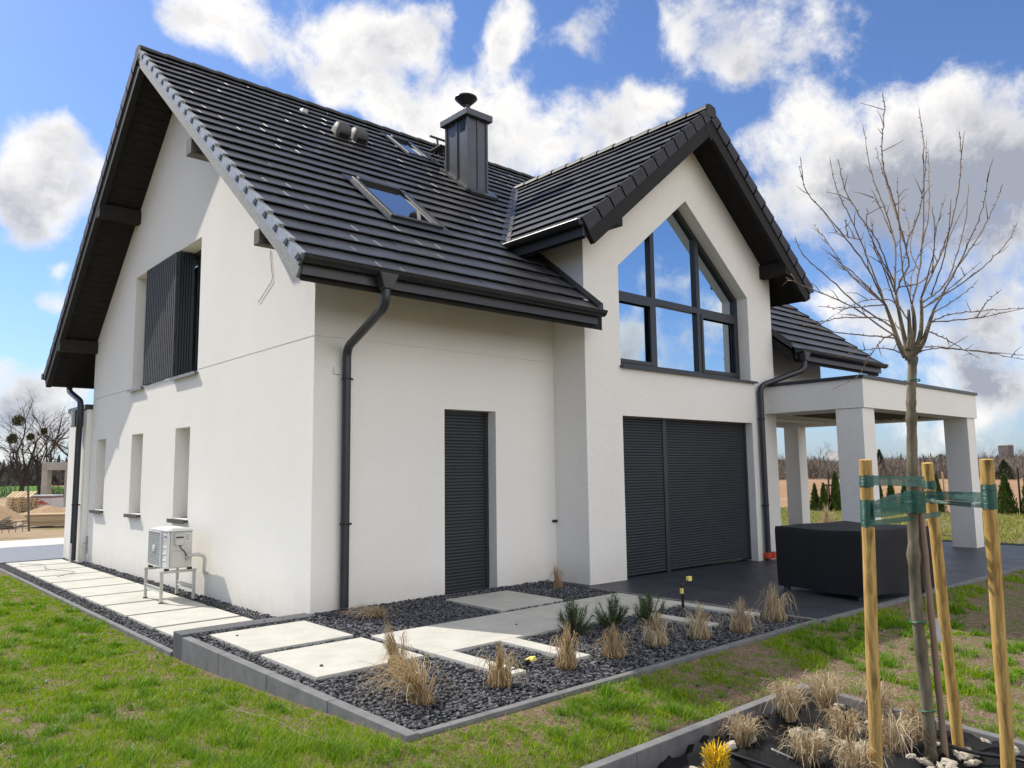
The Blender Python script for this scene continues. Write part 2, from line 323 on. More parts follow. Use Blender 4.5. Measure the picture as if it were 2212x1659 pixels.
PAVERS = tiles_mat('grey_pavers', (.16,.165,.18), (.21,.215,.23), .6, .3, (.08,.08,.085))
def glass_mat(name, refl, tint=(.82,.86,.84), rough=0.):
    m = bpy.data.materials.new(name); m.use_nodes = True; nd = m.node_tree.nodes; lk = m.node_tree.links; nd.clear()
    t = nd.new('ShaderNodeBsdfTransparent'); t.inputs[0].default_value = (*tint, 1)
    g = nd.new('ShaderNodeBsdfGlossy'); g.inputs['Roughness'].default_value = rough; g.inputs['Color'].default_value = (.64,.72,.78,1)
    fr = nd.new('ShaderNodeLayerWeight'); fr.inputs['Blend'].default_value = .35
    r = nd.new('ShaderNodeMapRange'); r.inputs[3].default_value = refl; r.inputs[4].default_value = 1; lk.new(fr.outputs['Fresnel'], r.inputs[0])
    mx = nd.new('ShaderNodeMixShader'); lk.new(r.outputs[0], mx.inputs[0]); lk.new(t.outputs[0], mx.inputs[1]); lk.new(g.outputs[0], mx.inputs[2])
    o = nd.new('ShaderNodeOutputMaterial'); lk.new(mx.outputs[0], o.inputs[0]); return m
GLASS = glass_mat('window_glass', .40)
CURTAIN = mat('sheer_curtain', (.72,.72,.70), None, rough=.9, spec=.1)
WHITE = mat('white_plastic', (.62,.63,.62), (.66,.67,.66), 3., .45, .4)
BLACK = mat('black_plastic', (.012,.012,.012), None, rough=.5)
RED = mat('red_plastic', (.55,.06,.025), None, rough=.5)

# ------------------------------------------------------------------ terrain
def gz(x, y):
    """height of the lawn; works on numpy arrays"""
    x = np.asarray(x, float); y = np.asarray(y, float)
    t = np.clip((y+3.95)/3.6, 0, 1); left = -.012 + t*(-.185)
    z = np.where(y < -3.95, -.006-.12*np.clip((-3.95-y)/.8, 0, 1), left)
    z = z - .10*np.clip((x-3.5)/9.5, 0, 1) - .052*np.clip(-4.75-y, 0, 2.6)
    z = np.where((x < 1.655) & (x > -2.9) & (y < -4.79) & (y > -9.3), -.55, z)
    far = np.clip((np.hypot(x, y)-16)/14, 0, 1)
    return z*(1-far) + far*(-.3) + .015*(vnoise(x*1.7+40, y*1.7+40, 3)-.5)
def make_ground():
    xs = np.concatenate([[-3000,-1200,-500,-200,-80,-40,-25], np.arange(-16, 30.1, .4), [36,45,60,90,150,300,700,1500,3000,-2.95,-2.85,1.62,1.69]])
    ys = np.concatenate([[-3000,-1000,-300,-100,-40,-20], np.arange(-12, 20.1, .4), [24,30,40,60,90,150,300,700,1500,3000,-4.82,-4.77,-9.35,-9.25]])
    xs.sort(); ys.sort()
    X, Y = np.meshgrid(xs, ys, indexing='ij'); V = np.stack([X, Y, gz(X, Y)], -1).reshape(-1, 3)
    a, b = len(xs), len(ys); i = (np.arange(a-1)[:,None]*b+np.arange(b-1)[None]).ravel()
    m, nd, lk, bs = nodes_mat('ground'); bs.inputs['Roughness'].default_value = .95; bs.inputs['Specular IOR Level'].default_value = .1
    tc = nd.new('ShaderNodeTexCoord'); v = tc.outputs['Object']; sp = nd.new('ShaderNodeSeparateXYZ')
    nw = nd.new('ShaderNodeTexNoise'); nw.inputs['Scale'].default_value = .35; nw.inputs['Detail'].default_value = 5; lk.new(v, nw.inputs['Vector'])
    sc = nd.new('ShaderNodeVectorMath'); sc.operation = 'SCALE'; sc.inputs['Scale'].default_value = 2.2
    sb = nd.new('ShaderNodeVectorMath'); sb.operation = 'SUBTRACT'; sb.inputs[1].default_value = (.5,.5,.5); lk.new(nw.outputs['Color'], sb.inputs[0]); lk.new(sb.outputs[0], sc.inputs[0])
    ad = nd.new('ShaderNodeVectorMath'); lk.new(v, ad.inputs[0]); lk.new(sc.outputs[0], ad.inputs[1]); lk.new(ad.outputs[0], sp.inputs[0])
    def nz(s, d, r=.6):
        n = nd.new('ShaderNodeTexNoise'); n.inputs['Scale'].default_value = s; n.inputs['Detail'].default_value = d; n.inputs['Roughness'].default_value = r; lk.new(v, n.inputs['Vector']); return n.outputs[0]
    def ramp(f, lo, hi, c1, c2):
        r = nd.new('ShaderNodeMapRange'); r.inputs[1].default_value = lo; r.inputs[2].default_value = hi; lk.new(f, r.inputs[0])
        mx = nd.new('ShaderNodeMix'); mx.data_type = 'RGBA'; lk.new(r.outputs[0], mx.inputs[0])
        for k, c in ((6, c1), (7, c2)):
            if isinstance(c, tuple): mx.inputs[k].default_value = (*c, 1)
            else: lk.new(c, mx.inputs[k])
        return mx.outputs[2]
    soil = ramp(nz(38, 6, .7), .35, .65, (.10,.068,.048), (.34,.245,.18))
    moss = ramp(nz(9, 6), .48, .62, soil, (.12,.16,.03))
    dirt = ramp(nz(1.3, 7), .3, .7, (.30,.215,.135), (.40,.31,.21))
    dirt2 = ramp(nz(.5, 5), .56, .68, dirt, (.14,.15,.045))
    plough = ramp(nz(.22, 6), .3, .7, (.27,.165,.095), (.36,.235,.15))
    meadow = ramp(nz(.12, 6), .3, .7, (.07,.17,.02), (.10,.22,.03))
    c = ramp(sp.outputs[1], 16.6, 17.0, moss, dirt2)          # building plot behind the house
    c = ramp(sp.outputs[1], 76., 80., c, meadow)              # green field behind it
    c = ramp(sp.outputs[0], 29.3, 29.8, c, plough)            # ploughed field to the right
    lk.new(c, bs.inputs['Base Color'])
    bp = nd.new('ShaderNodeBump'); bp.inputs['Strength'].default_value = .9; bp.inputs['Distance'].default_value = .03; lk.new(nz(45, 5, .7), bp.inputs['Height']); lk.new(bp.outputs[0], bs.inputs['Normal'])
    o = np_mesh('ground', V, np.stack([i, i+b, i+b+1, i+1], 1), m, smooth=True); tag(o, kind='structure')
make_ground()

# ------------------------------------------------------------------ house
house = thing('house', 'white rendered two-storey house with steep black tiled roof and glazed gable bay', 'house')
TH = math.atan(.806); CT, ST = math.cos(TH), math.sin(TH)
Z0 = 3.655                                        # tile plane height at the eave (y = -1.02)
def zm(y): return Z0 + .806*(min(y, 9.5-y)+1.02)   # main roof
BX, BZ = 6.295, 7.31
def zb(x): return BZ - .82*abs(x-BX)               # bay roof
X1, X2, LEN, DEP, BY = 3.78, 8.81, 11.88, 9.5, -.631
# --- walls
w = MB(); pr = [(0,-.3), (0, zm(0)-.17), (4.75, zm(4.75)-.17), (9.5, zm(0)-.17), (9.5,-.3)]
w.prism([(0,y,z) for y, z in pr], (LEN, 0, 0))
wall = w.build('wall', PLASTER, house)
k = MB()
k.box(-.1, .30, 3.64, 6.88, 3.075, 5.115)
for y0, y1 in ((8.42,9.08), (6.12,6.76), (3.86,4.50)): k.box(-.1, .34, y0, y1, .90, 2.265)
k.box(1.817, 2.672, -.1, .26, -.05, 2.345); k.box(X2+.02, 12.2, -.1, 2.2, -.5, 2.45)
cut(wall, k)
for q in ((-.1, .012, -.15, 3.62, 3.085, 3.10), (-.1, .012, 6.9, 9.6, 3.085, 3.10), (-.05, 3.75, -.1, .012, 3.085, 3.10), (3.79, 8.8, -.1, 3.2, 2.6, 5.2)):
    k = MB(); k.box(*q); cut(wall, k)          # render joints, then the room behind the gable window
w = MB(); w.prism([(X1,BY,-.3), (X2,BY,-.3), (X2,BY,zb(X2)-.16), (BX,BY,BZ-.16), (X1,BY,zb(X1)-.16)], (0, 3.8, 0))
bay = w.build('bay_wall', PLASTER, house)
k = MB(); k.prism([(4.535,-1,3.065), (8.03,-1,3.065), (8.03,-1,4.545), (6.283,-1,5.93), (4.535,-1,4.545)], (0, 1.0, 0)); cut(bay, k)
k = MB(); k.box(4.545, 8.01, -1, -.30, -.05, 2.325)
cut(bay, k)
k = MB(); k.prism([(4.2,-.12,2.7), (8.4,-.12,2.7), (8.4,-.12,4.6), (6.283,-.12,6.2), (4.2,-.12,4.6)], (0, 3.0, 0)); cut(bay, k)
# --- roof deck and boards (a slab below the tiles)
def slab_between(mb, P, thick):
    a = [Vector(p) for p in P]; mb.prism([(p.x,p.y,p.z-thick) for p in a], (0,0,thick)); return mb
d = MB()
slab_between(d, [(-.66,-.98,zm(-.98)-.055), (LEN+.58,-.98,zm(-.98)-.055), (LEN+.58,4.75,zm(4.75)-.055), (-.66,4.75,zm(4.75)-.055)], .2)
slab_between(d, [(-.66,4.7505,zm(4.75)-.055), (LEN+.58,4.7505,zm(4.75)-.055), (LEN+.58,10.48,zm(-.98)-.055), (-.66,10.48,zm(-.98)-.055)], .2)
deck = d.build('roof', SOFFIT, house)      # cut open where it would cross the bay
for q in ((3.755, X2+.03, -2, BY+.02, 2, 6), (X1+.01, X2-.01, -1, 3.1, 2.6, 5.9)): k = MB(); k.box(*q); cut(deck, k)
roof = deck
d = MB()
slab_between(d, [(3.29,-1.13,zb(3.29)-.055), (BX,-1.13,BZ-.055), (BX,3.4,BZ-.055), (3.29,.55,zb(3.29)-.055)], .2)
slab_between(d, [(BX+.0005,-1.13,BZ-.055), (9.3,-1.13,zb(9.3)-.055), (9.3,.55,zb(9.3)-.055), (BX+.0005,3.4,BZ-.055)], .2)
bdeck = d.build('bay_roof', SOFFIT, house)
# soffit boarding seen under the left rake: shallow boards with gaps
sb = MB()
for side in (0, 1):
    for i in range(46):
        y = -.9 + i*.123; y1 = y + .113
        if y1 > 4.7: break
        a, b = (y, y1) if side == 0 else (9.5-y, 9.5-y1)
        zz = lambda q: zm(q)-.262
        sb.hexa([(-.60,a,zz(a)-.014), (.01,a,zz(a)-.014), (.01,b,zz(b)-.014), (-.60,b,zz(b)-.014), (-.60,a,zz(a)), (.01,a,zz(a)), (.01,b,zz(b)), (-.60,b,zz(b))])
sb.build('soffit', SOFFIT, roof)
# --- tiles
def clip(poly, planes):
    for a, b, c in planes:
        out = []
        for i in range(len(poly)):
            p, q = poly[i], poly[(i+1) % len(poly)]; dp = a*p[0]+b*p[1]+c; dq = a*q[0]+b*q[1]+c
            if dp >= 0: out.append(p)
            if (dp >= 0) != (dq >= 0):
                t = dp/(dp-dq); out.append((p[0]+(q[0]-p[0])*t, p[1]+(q[1]-p[1])*t))
        poly = out
        if len(poly) < 3: return []
    return poly
def tile_slope(mb, edge, O, U, V, N, u0, u1, nc, e, tw, regions, rnd):
    O, U, V, N = map(Vector, (O, U, V, N))
    for i in range(nc):
        nt = int((u1-u0)/tw)+2
        for j in range(nt):
            a = u0 + (j-.5*(i % 2))*tw; b = a + tw - .003; v0, v1 = i*e, (i+1)*e+.03
            ln = rnd.gauss(0, .0014); sk = rnd.gauss(0, .0007); dv = rnd.gauss(0, .0015)
            for pl in regions:
                p = clip([(max(a,u0), v0+dv), (min(b,u1), v0+dv), (min(b,u1), v1), (max(a,u0), v1)], pl) if b > u0 and a < u1 else []
                if len(p) < 3: continue
                def top(q):
                    t = (q[1]-v0)/e; s = (q[0]-a)/tw
                    return .052 - .036*t + ln + sk*(s-.5)*2
                n = len(p); P = [O + U*q[0] + V*q[1] for q in p]
                if pl is regions[0] or True:
                    if rnd.random() < .22 and i*e > v0-1 and all(q_[0] > a-.001 for q_ in p) and abs(p[0][0]-a) < .002 and b < u1:
                        lo_, hi_ = v0+dv+max(0, rnd.gauss(0,.05)), min(v0+e, max(q_[1] for q_ in p if abs(q_[0]-a) < .004)); hh = rnd.uniform(.0018,.0042)
                        if hi_-lo_ > .1:
                            q4 = [(a,lo_), (a+.007,lo_), (a+.007,hi_), (a,hi_)]; PP = [O + U*q_[0] + V*q_[1] for q_ in q4]
                            edge.hexa([PP[m] + N*(top(q4[m])-.01) - U*.002*(m in (0, 3)) for m in range(4)] + [PP[m] + N*(top(q4[m])+hh) + U*.004*(m in (0, 3)) for m in range(4)])
                mb.add([P[m] + N*(top(p[m])-.013) for m in range(n)] + [P[m] + N*top(p[m]) for m in range(n)],
                       [tuple(range(n, 2*n))] + [(m, (m+1) % n, n+(m+1) % n, n+m) for m in range(n)])
rnd = random.Random(3)
NC, EX = 22, 7.41/22
tm = MB(); te = tm
def uv_plane_main(fn):  # half plane given in x, y -> (u, v): u = x, y = -1.02 + v*CT
    return fn
YS = -1.02 + 5*EX*CT; VS = 5*EX
# valley lines in (u,v): zm(y) - zb(x) >= 0
kz = Z0 - BZ
left = (-.82, ST, Z0-BZ+.82*BX)      # Z0 + v*ST - (BZ - .82*(BX-u)) >= 0
right = (.82, ST, Z0-BZ-.82*BX)
regs = [[(0,-1,VS), (-1,0,X1-.01)], [(0,-1,VS), (1,0,-X2-.01)],
        [(0,1,-VS), (-1,0,BX), left], [(0,1,-VS), (1,0,-BX), right]]
# openings for the skylights and chimney are simply covered by them
tile_slope(tm, te, (0,-1.05,Z0-.02), (1,0,0), (0,CT,ST), (0,-ST,CT), -.68, LEN+.6, NC, EX, .30, regs, rnd)
tile_slope(tm, te, (0,10.55,Z0-.02), (1,0,0), (0,-CT,ST), (0,ST,CT), -.68, LEN+.6, NC, EX, .30, [[(1,0,5)]], rnd)
tm.build('roof_tiles', TILE, roof); pass
TB = math.atan(.82); CB, SB = math.cos(TB), math.sin(TB); NB = 12; EB = (3.06/CB)/NB
bt = MB(); be = bt
# bay slopes: u along +y from -1.15, v up the slope; keep points in front of the main roof: zb - zm >= 0
for sgn in (-1, 1):
    O = (BX+sgn*3.06, 0, BZ-.82*3.06)
    # z = O.z + v*SB ; zm = Z0+.806*(u+1.02)
    pl = [(-.806, SB, O[2]-Z0-.806*1.02), (1,0,1.15)]
    tile_slope(bt, be, O, (0,1,0), (-sgn*CB,0,SB), (sgn*SB,0,CB), -1.15, 4., NB, EB, .30, [pl], rnd)
bt.build('roof_tiles', TILE, bdeck); pass
# --- ridge caps
def ridge(mb, a, b, n, r):
    a, b = Vector(a), Vector(b); d = (b-a)/n; side = d.cross(Vector((0,0,1))).normalized()
    for i in range(n):
        vs = []; k = 9
        for t, rr in ((-.04, r*1.06), (.0, r*1.06), (1.02, r*.93)):
            p = a + d*(i+t)
            for j in range(k):
                g = math.pi*(j/(k-1)); vs.append(p + side*math.cos(g)*rr*1.05 + Vector((0,0,1))*(math.sin(g)*rr*.78 - r*.30))
        mb.add(vs, [(q*k+j, q*k+j+1, (q+1)*k+j+1, (q+1)*k+j) for q in range(2) for j in range(k-1)] + [tuple(range(k))[::-1]])
rm = MB(); ridge(rm, (-.70,4.75,zm(4.75)+.01), (LEN+.62,4.75,zm(4.75)+.01), 32, .135)
rm.build('ridge_cap', RIDGE, roof, smooth=True, auto=40)
rm = MB(); ridge(rm, (BX,-1.17,BZ+.01), (BX,3.55,BZ+.01), 12, .135)
rm.box(BX-.12, BX+.12, -1.19, -1.165, BZ-.13, BZ+.06)
rm.build('ridge_cap', RIDGE, bdeck, smooth=True, auto=40)
e_ = MB(); e_.lathe([(.13,0), (.13,.015)], (0,0,0), 20); g = e_.build('ridge_end', ZINC, roof); g.rotation_euler = (0, R(-90), 0); g.location = (-.70,4.75,zm(4.75)-.03)
# --- verge: sheet metal on the left front rake, dark tile verge elsewhere
vm = MB(); vd = MB(); nb = MB()
def rake_pt(v, dn, x): return Vector((x, -1.05+v*CT+ST*dn, Z0-.02+v*ST-CT*dn))
for i in range(NC):
    v0, v1 = i*EX, (i+1)*EX
    # stepped cover plates: lower end proud, upper end tucked
    vm.hexa([rake_pt(v0,.07,-.705), rake_pt(v0,.07,-.66), rake_pt(v1,.09,-.66), rake_pt(v1,.09,-.705),
             rake_pt(v0,-.062,-.712), rake_pt(v0,-.062,-.645), rake_pt(v1,-.028,-.645), rake_pt(v1,-.028,-.708)])
    nb.hexa([rake_pt(v0+.015,.045,-.718), rake_pt(v0+.015,.045,-.70), rake_pt(v0+.10,.045,-.70), rake_pt(v0+.10,.045,-.718),
             rake_pt(v0+.015,-.03,-.718), rake_pt(v0+.015,-.03,-.70), rake_pt(v0+.055,-.03,-.70), rake_pt(v0+.055,-.03,-.718)])
vs_ = vm.build('verge_flashing', ZINC, roof); build_each(nb, 'clip', BLACK, vs_)  # black wedges put in for the dark notch gaps between the cover plates
bb = MB(); bb.hexa([rake_pt(-.02,.20,-.695), rake_pt(-.02,.20,-.655), rake_pt(7.36,.20,-.655), rake_pt(7.36,.20,-.695), rake_pt(-.02,.08,-.695), rake_pt(-.02,.08,-.655), rake_pt(7.36,.08,-.655), rake_pt(7.36,.08,-.695)])
bb.build('bargeboard', BARGE, roof)
def rake_back(v, dn, x): p = rake_pt(v, dn, x); return Vector((p.x, 9.5-p.y, p.z))
bb = MB(); bb.hexa([rake_back(-.02,.30,-.695), rake_back(-.02,.30,-.60), rake_back(7.33,.30,-.60), rake_back(7.33,.30,-.695), rake_back(-.02,.05,-.695), rake_back(-.02,.05,-.60), rake_back(7.33,.05,-.60), rake_back(7.33,.05,-.695)])
bb.build('bargeboard', DECK, roof)
for f_, xx in ((rake_back, -.70), (rake_pt, LEN+.60), (rake_back, LEN+.60)):
    vd = MB(); sg = -1 if xx < 0 else 1
    for i in range(NC):
        v0, v1 = i*EX, (i+1)*EX+.03
        p = [f_(v0,.12,xx+sg*.02), f_(v0,.12,xx-sg*.02), f_(v1,.12,xx-sg*.02), f_(v1,.12,xx+sg*.02), f_(v0,-.068,xx+sg*.02), f_(v0,-.068,xx-sg*.02), f_(v1,-.03,xx-sg*.02), f_(v1,-.03,xx+sg*.02)]
        vd.hexa(p)
    vd.build('verge_tiles', RIDGE, roof)
bb = MB()
for f_ in (rake_pt, rake_back):
    bb.hexa([f_(-.02,.30,LEN+.56), f_(-.02,.30,LEN+.60), f_(7.33,.30,LEN+.60), f_(7.33,.30,LEN+.56), f_(-.02,.12,LEN+.56), f_(-.02,.12,LEN+.60), f_(7.33,.12,LEN+.60), f_(7.33,.12,LEN+.56)])
bb.build('bargeboard', DECK, roof)
for sgn in (-1, 1):
    vd = MB(); bb = MB()
    def bp_(v, dn, y): return Vector((BX+sgn*(3.06-v*CB-SB*dn), y, BZ-.82*3.06+v*SB-CB*dn))
    for i in range(NB):
        v0, v1 = i*EB, (i+1)*EB+.03
        vd.hexa([bp_(v0,.13,-1.185), bp_(v0,.13,-1.14), bp_(v1,.13,-1.14), bp_(v1,.13,-1.185), bp_(v0,-.07,-1.185), bp_(v0,-.07,-1.14), bp_(v1,-.032,-1.14), bp_(v1,-.032,-1.185)])
    v1 = 3.02/CB
    bb.hexa([bp_(0,.33,-1.165), bp_(0,.33,-1.09), bp_(v1,.33,-1.09), bp_(v1,.33,-1.165), bp_(0,.06,-1.165), bp_(0,.06,-1.09), bp_(v1,.06,-1.09), bp_(v1,.06,-1.165)])
    vd.build('verge_tiles', RIDGE, bdeck); bb.build('bargeboard', DECK, bdeck)
b = MB(); b.prism([(BX-.24,-1.168,BZ-.24), (BX,-1.168,BZ-.52), (BX+.24,-1.168,BZ-.24), (BX,-1.168,BZ-.02)], (0,.07,0)); b.build('apex_board', DECK, bdeck)
# --- purlin ends under the rakes
def purlin(y, z, m, hw=.095, lo=-.15, hi=.09): b = MB(); b.box(-.69, .02, y-hw, y+hw, z+lo, z+hi); b.build('purlin', m, house, bevel=.006)
purlin(2.28, zm(2.28)-.39, GREYWOOD); purlin(.03, zm(.03)-.385, GREYWOOD, .07, -.09, .08); purlin(6.85, zm(6.85)-.36, DECK); purlin(9.42, zm(9.42)-.36, DECK)
for x in (3.965, 8.56):
    b = MB(); b.box(x-.08, x+.08, -1.155, BY+.02, zb(x)-.49, zb(x)-.25); b.build('purlin', DECK, house, bevel=.006)
# --- eaves: fascia, gutter, rafter tails
def eave(x0, x1, y, z, sgn=-1):
    f = MB(); f.box(x0+.05, x1-.05, y+.055, y+.085, z-.17, z+.02); f.build('fascia', ANTH, house)
    g = MB(); n = 10; vs = []; k = []
    for x in (x0, x1):
        for rr in (.066, .060):
            for j in range(n+1):
                t = math.pi*j/n; vs.append((x, y-.01+math.cos(t)*rr*sgn*-1, z-.005-math.sin(t)*rr))
    m = n+1
    for j in range(n):
        k += [(j, j+1, 2*m+j+1, 2*m+j), (m+j, 3*m+j, 3*m+j+1, m+j+1), (j, m+j, m+j+1, j+1), (2*m+j, 2*m+j+1, 3*m+j+1, 3*m+j)]
    k += [(0, 2*m, 3*m, m), (n, m+n, 3*m+n, 2*m+n)]
    g.add(vs, k)
    front = -1
    g.tube([(x0, y-.01-.066, z), (x1, y-.01-.066, z)], .011, 8)
    gu = g.build('gutter', GUTTER, house, smooth=True, auto=40)
    b = MB()
    nn = max(2, int((x1-x0)/.62))
    for i in range(nn+1):
        x = x0+.05+(x1-x0-.1)*i/nn
        b.add([(x+s*.02, y-.01-.0715*math.cos(t), z-.004-.0705*math.sin(t)) for s in (-1, 1) for t in np.linspace(-.15, math.pi*.8, 10)], [(j, j+1, 11+j, 10+j) for j in range(9)])
    build_each(b, 'bracket', GUTTER, gu)
    return gu
eave(-.72, 3.655, -1.095, 3.655); eave(8.86, 12.5, -1.095, 3.655)
e2 = MB()
for x0, x1 in ((.3, 3.6), (9.2, 12.4)):
    for x in np.arange(x0, x1, .86): e2.hexa([(x,-.97,3.44), (x+.09,-.97,3.44), (x+.09,.02,4.16), (x,.02,4.16), (x,-.97,3.6), (x+.09,-.97,3.6), (x+.09,.02,4.4), (x,.02,4.4)])
build_each(e2, 'rafter', DECK, house)
def side_eave(x, y0, y1, z, sgn):  # gutter along y for the bay eaves
    f = MB(); f.box(min(x-sgn*.055, x-sgn*.085), max(x-sgn*.055, x-sgn*.085), y0+.02, y1, z-.2, z+.01); f.build('fascia', ANTH, house)
    g = MB(); n = 10; m = n+1; vs = []; k = []
    for y in (y0, y1):
        for rr in (.064, .058):
            for j in range(m):
                t = math.pi*j/n; vs.append((x+math.cos(t)*rr, y, z-.01-math.sin(t)*rr))
    for j in range(n):
        k += [(j, j+1, 2*m+j+1, 2*m+j), (m+j, 3*m+j, 3*m+j+1, m+j+1), (j, m+j, m+j+1, j+1), (2*m+j, 2*m+j+1, 3*m+j+1, 3*m+j)]
    k += [tuple(range(m)), tuple(range(2*m, 3*m))]
    g.add(vs, k); g.tube([(x+sgn*.064, y0, z-.005), (x+sgn*.064, y1, z-.005)], .011, 8)
    g.build('gutter', GUTTER, house, smooth=True, auto=40)
side_eave(3.19, -1.16, .33, zb(3.26)+.0, -1); side_eave(9.40, -1.16, .33, zb(9.33)+.0, 1)
# back eave gutter end (left)
g = MB(); g.tube([(-.74, 10.6, 3.63), (LEN+.6, 10.6, 3.63)], .066, 14); g.box(-.66, LEN+.5, 10.47, 10.51, 3.42, 3.62); g.build('gutter', GUTTER, house, smooth=True, auto=40)
# --- valley flashings and wall flashing
for sgn in (-1, 1):
    v = MB()
    def vp(t, off):
        x = BX+sgn*(3.09*(1-t)); y = (BZ-.82*abs(x-BX)-Z0)/.806-1.02; return Vector((x+sgn*off, y, 0))
    for i in range(6):
        a, b = i/6, (i+1)/6
        q = []
        for t in (a, b):
            for o_ in (-.10, 0, .10):
                p = vp(t, o_); zz = max(zm(p.y), zb(p.x)) + .058; q.append((p.x, p.y, zz))
        v.add(q, [(0,1,4,3), (1,2,5,4)])
    vo = v.build('valley_flashing', ANTH, roof); md = vo.modifiers.new('s', 'SOLIDIFY'); md.thickness = .02
for xw, sg in ((X1, -1), (X2, 1)):
    v = MB(); q = []
    for y in (-1.0, .5):
        q += [(xw+sg*.10, y, zm(y)+.055), (xw+sg*.10, y, zm(y)+.085), (xw+sg*.012, y, zm(y)+.13), (xw+sg*.012, y, zm(y)+.0)]
    v.add(q, [(0,1,5,4), (1,2,6,5), (2,3,7,6), (3,0,4,7), (3,2,1,0), (4,5,6,7)]); v.build('wall_flashing', ANTH, roof)

# --- chimney
ch = MB(); ch.box(4.17, 4.60, 2.45, 3.06, 6.3, 7.87)
for y in (2.75,): ch.box(4.150, 4.171, y-.02, y+.02, 6.75, 7.86)
for x in (4.40,): ch.box(x-.018, x+.018, 2.430, 2.451, 6.45, 7.86)
for x, y in ((4.165,2.445), (4.605,2.445), (4.165,3.065)): ch.box(x-.02, x+.02, y-.02, y+.02, 6.4, 7.865)
chim = ch.build('chimney', CHIM, roof)
c2 = MB(); c2.hexa([(4.08,2.36,7.87), (4.69,2.36,7.87), (4.69,3.15,7.87), (4.08,3.15,7.87), (4.08,2.36,7.985), (4.69,2.36,7.985), (4.69,3.15,7.985), (4.08,3.15,7.985)])
c2.add([(4.08,2.36,7.985), (4.69,2.36,7.985), (4.69,3.15,7.985), (4.08,3.15,7.985), (4.385,2.755,8.10)], [(0,1,4), (1,2,4), (2,3,4), (3,0,4)]); c2.build('cap', CHIM, chim, bevel=.006)
c3 = MB(); c3.lathe([(.10,0), (.10,.12), (.075,.16), (.075,.20), (.20,.32), (.21,.335), (.20,.36), (.12,.385), (.02,.395)], (4.385,2.755,8.04), 24); c3.build('cowl', GUTTER, chim, smooth=True, auto=35)
c4 = MB(); c4.box(4.160, 4.169, 2.53, 2.66, 7.66, 7.80); c4.build('vent_opening', BLACK, chim)
c5 = MB()
def roofp(x, y, h=0): return (x, y-ST*h, zm(y)+CT*h)
for a, b in (((4.10,3.12), (4.10,2.36)), ((4.10,2.36), (4.68,2.36)), ((4.68,2.36), (4.68,3.12))): c5.bar(roofp(*a, .07), roofp(*b, .07), .16, .05, (0,-ST,CT))
c5.build('flashing', CHIM, chim)
# --- skylights
def skylight(x0, x1, y0, y1, h):
    f = MB(); pts = lambda h_: [roofp(x0,y0,h_), roofp(x1,y0,h_), roofp(x1,y1,h_), roofp(x0,y1,h_)]
    def rail(xa, xb, ya, yb, ha, hb): f.hexa([roofp(xa,ya,ha), roofp(xb,ya,ha), roofp(xb,yb,ha), roofp(xa,yb,ha), roofp(xa,ya,hb), roofp(xb,ya,hb), roofp(xb,yb,hb), roofp(xa,yb,hb)])
    t = .07
    rail(x0, x0+t, y0, y1, -.02, h); rail(x1-t, x1, y0, y1, -.02, h); rail(x0+t, x1-t, y0, y0+t*.8, -.02, h); rail(x0+t, x1-t, y1-t, y1, -.02, h+.02)
    fr = f.build('skylight', ANTH, roof, bevel=.006)
    r = MB(); a, b = x0+t*.9, x1-t*.9
    r.quad(roofp(a,y0+t*.7,h-.03), roofp(b,y0+t*.7,h-.03), roofp(b,y1-t*.9,h-.03), roofp(a,y1-t*.9,h-.03)); r.build('pane', SKYGLASS, fr)
    k = MB(); xa, xb = x0-.11, x1+.11
    k.quad(roofp(xa,y0-.13,.062), roofp(xb,y0-.13,.062), roofp(xb,y0,.068), roofp(xa,y0,.068)); k.quad(roofp(xa,y0,.068), roofp(x0,y0,.068), roofp(x0,y1+.08,.068), roofp(xa,y1+.08,.068)); k.quad(roofp(x1,y0,.068), roofp(xb,y0,.068), roofp(xb,y1+.08,.068), roofp(x1,y1+.08,.068)); k.quad(roofp(x0,y1,.068), roofp(x1,y1,.068), roofp(x1,y1+.08,.068), roofp(x0,y1+.08,.068))
    k.build('flashing', GUTTER, fr)
    return fr
def skyglass():
    m, nd, lk, b = nodes_mat('skylight_glass'); b.inputs['Base Color'].default_value = (.02,.022,.025,1); b.inputs['Roughness'].default_value = .01; b.inputs['IOR'].default_value = 2.6; b.inputs['Specular IOR Level'].default_value = 1.; b.inputs['Coat Weight'].default_value = 1; b.inputs['Coat IOR'].default_value = 2.2; b.inputs['Coat Roughness'].default_value = 0.
    return m
SKYGLASS = skyglass()
skylight(1.21, 2.04, .36, 1.38, .10); skylight(3.60, 4.10, 3.50, 4.24, .085)
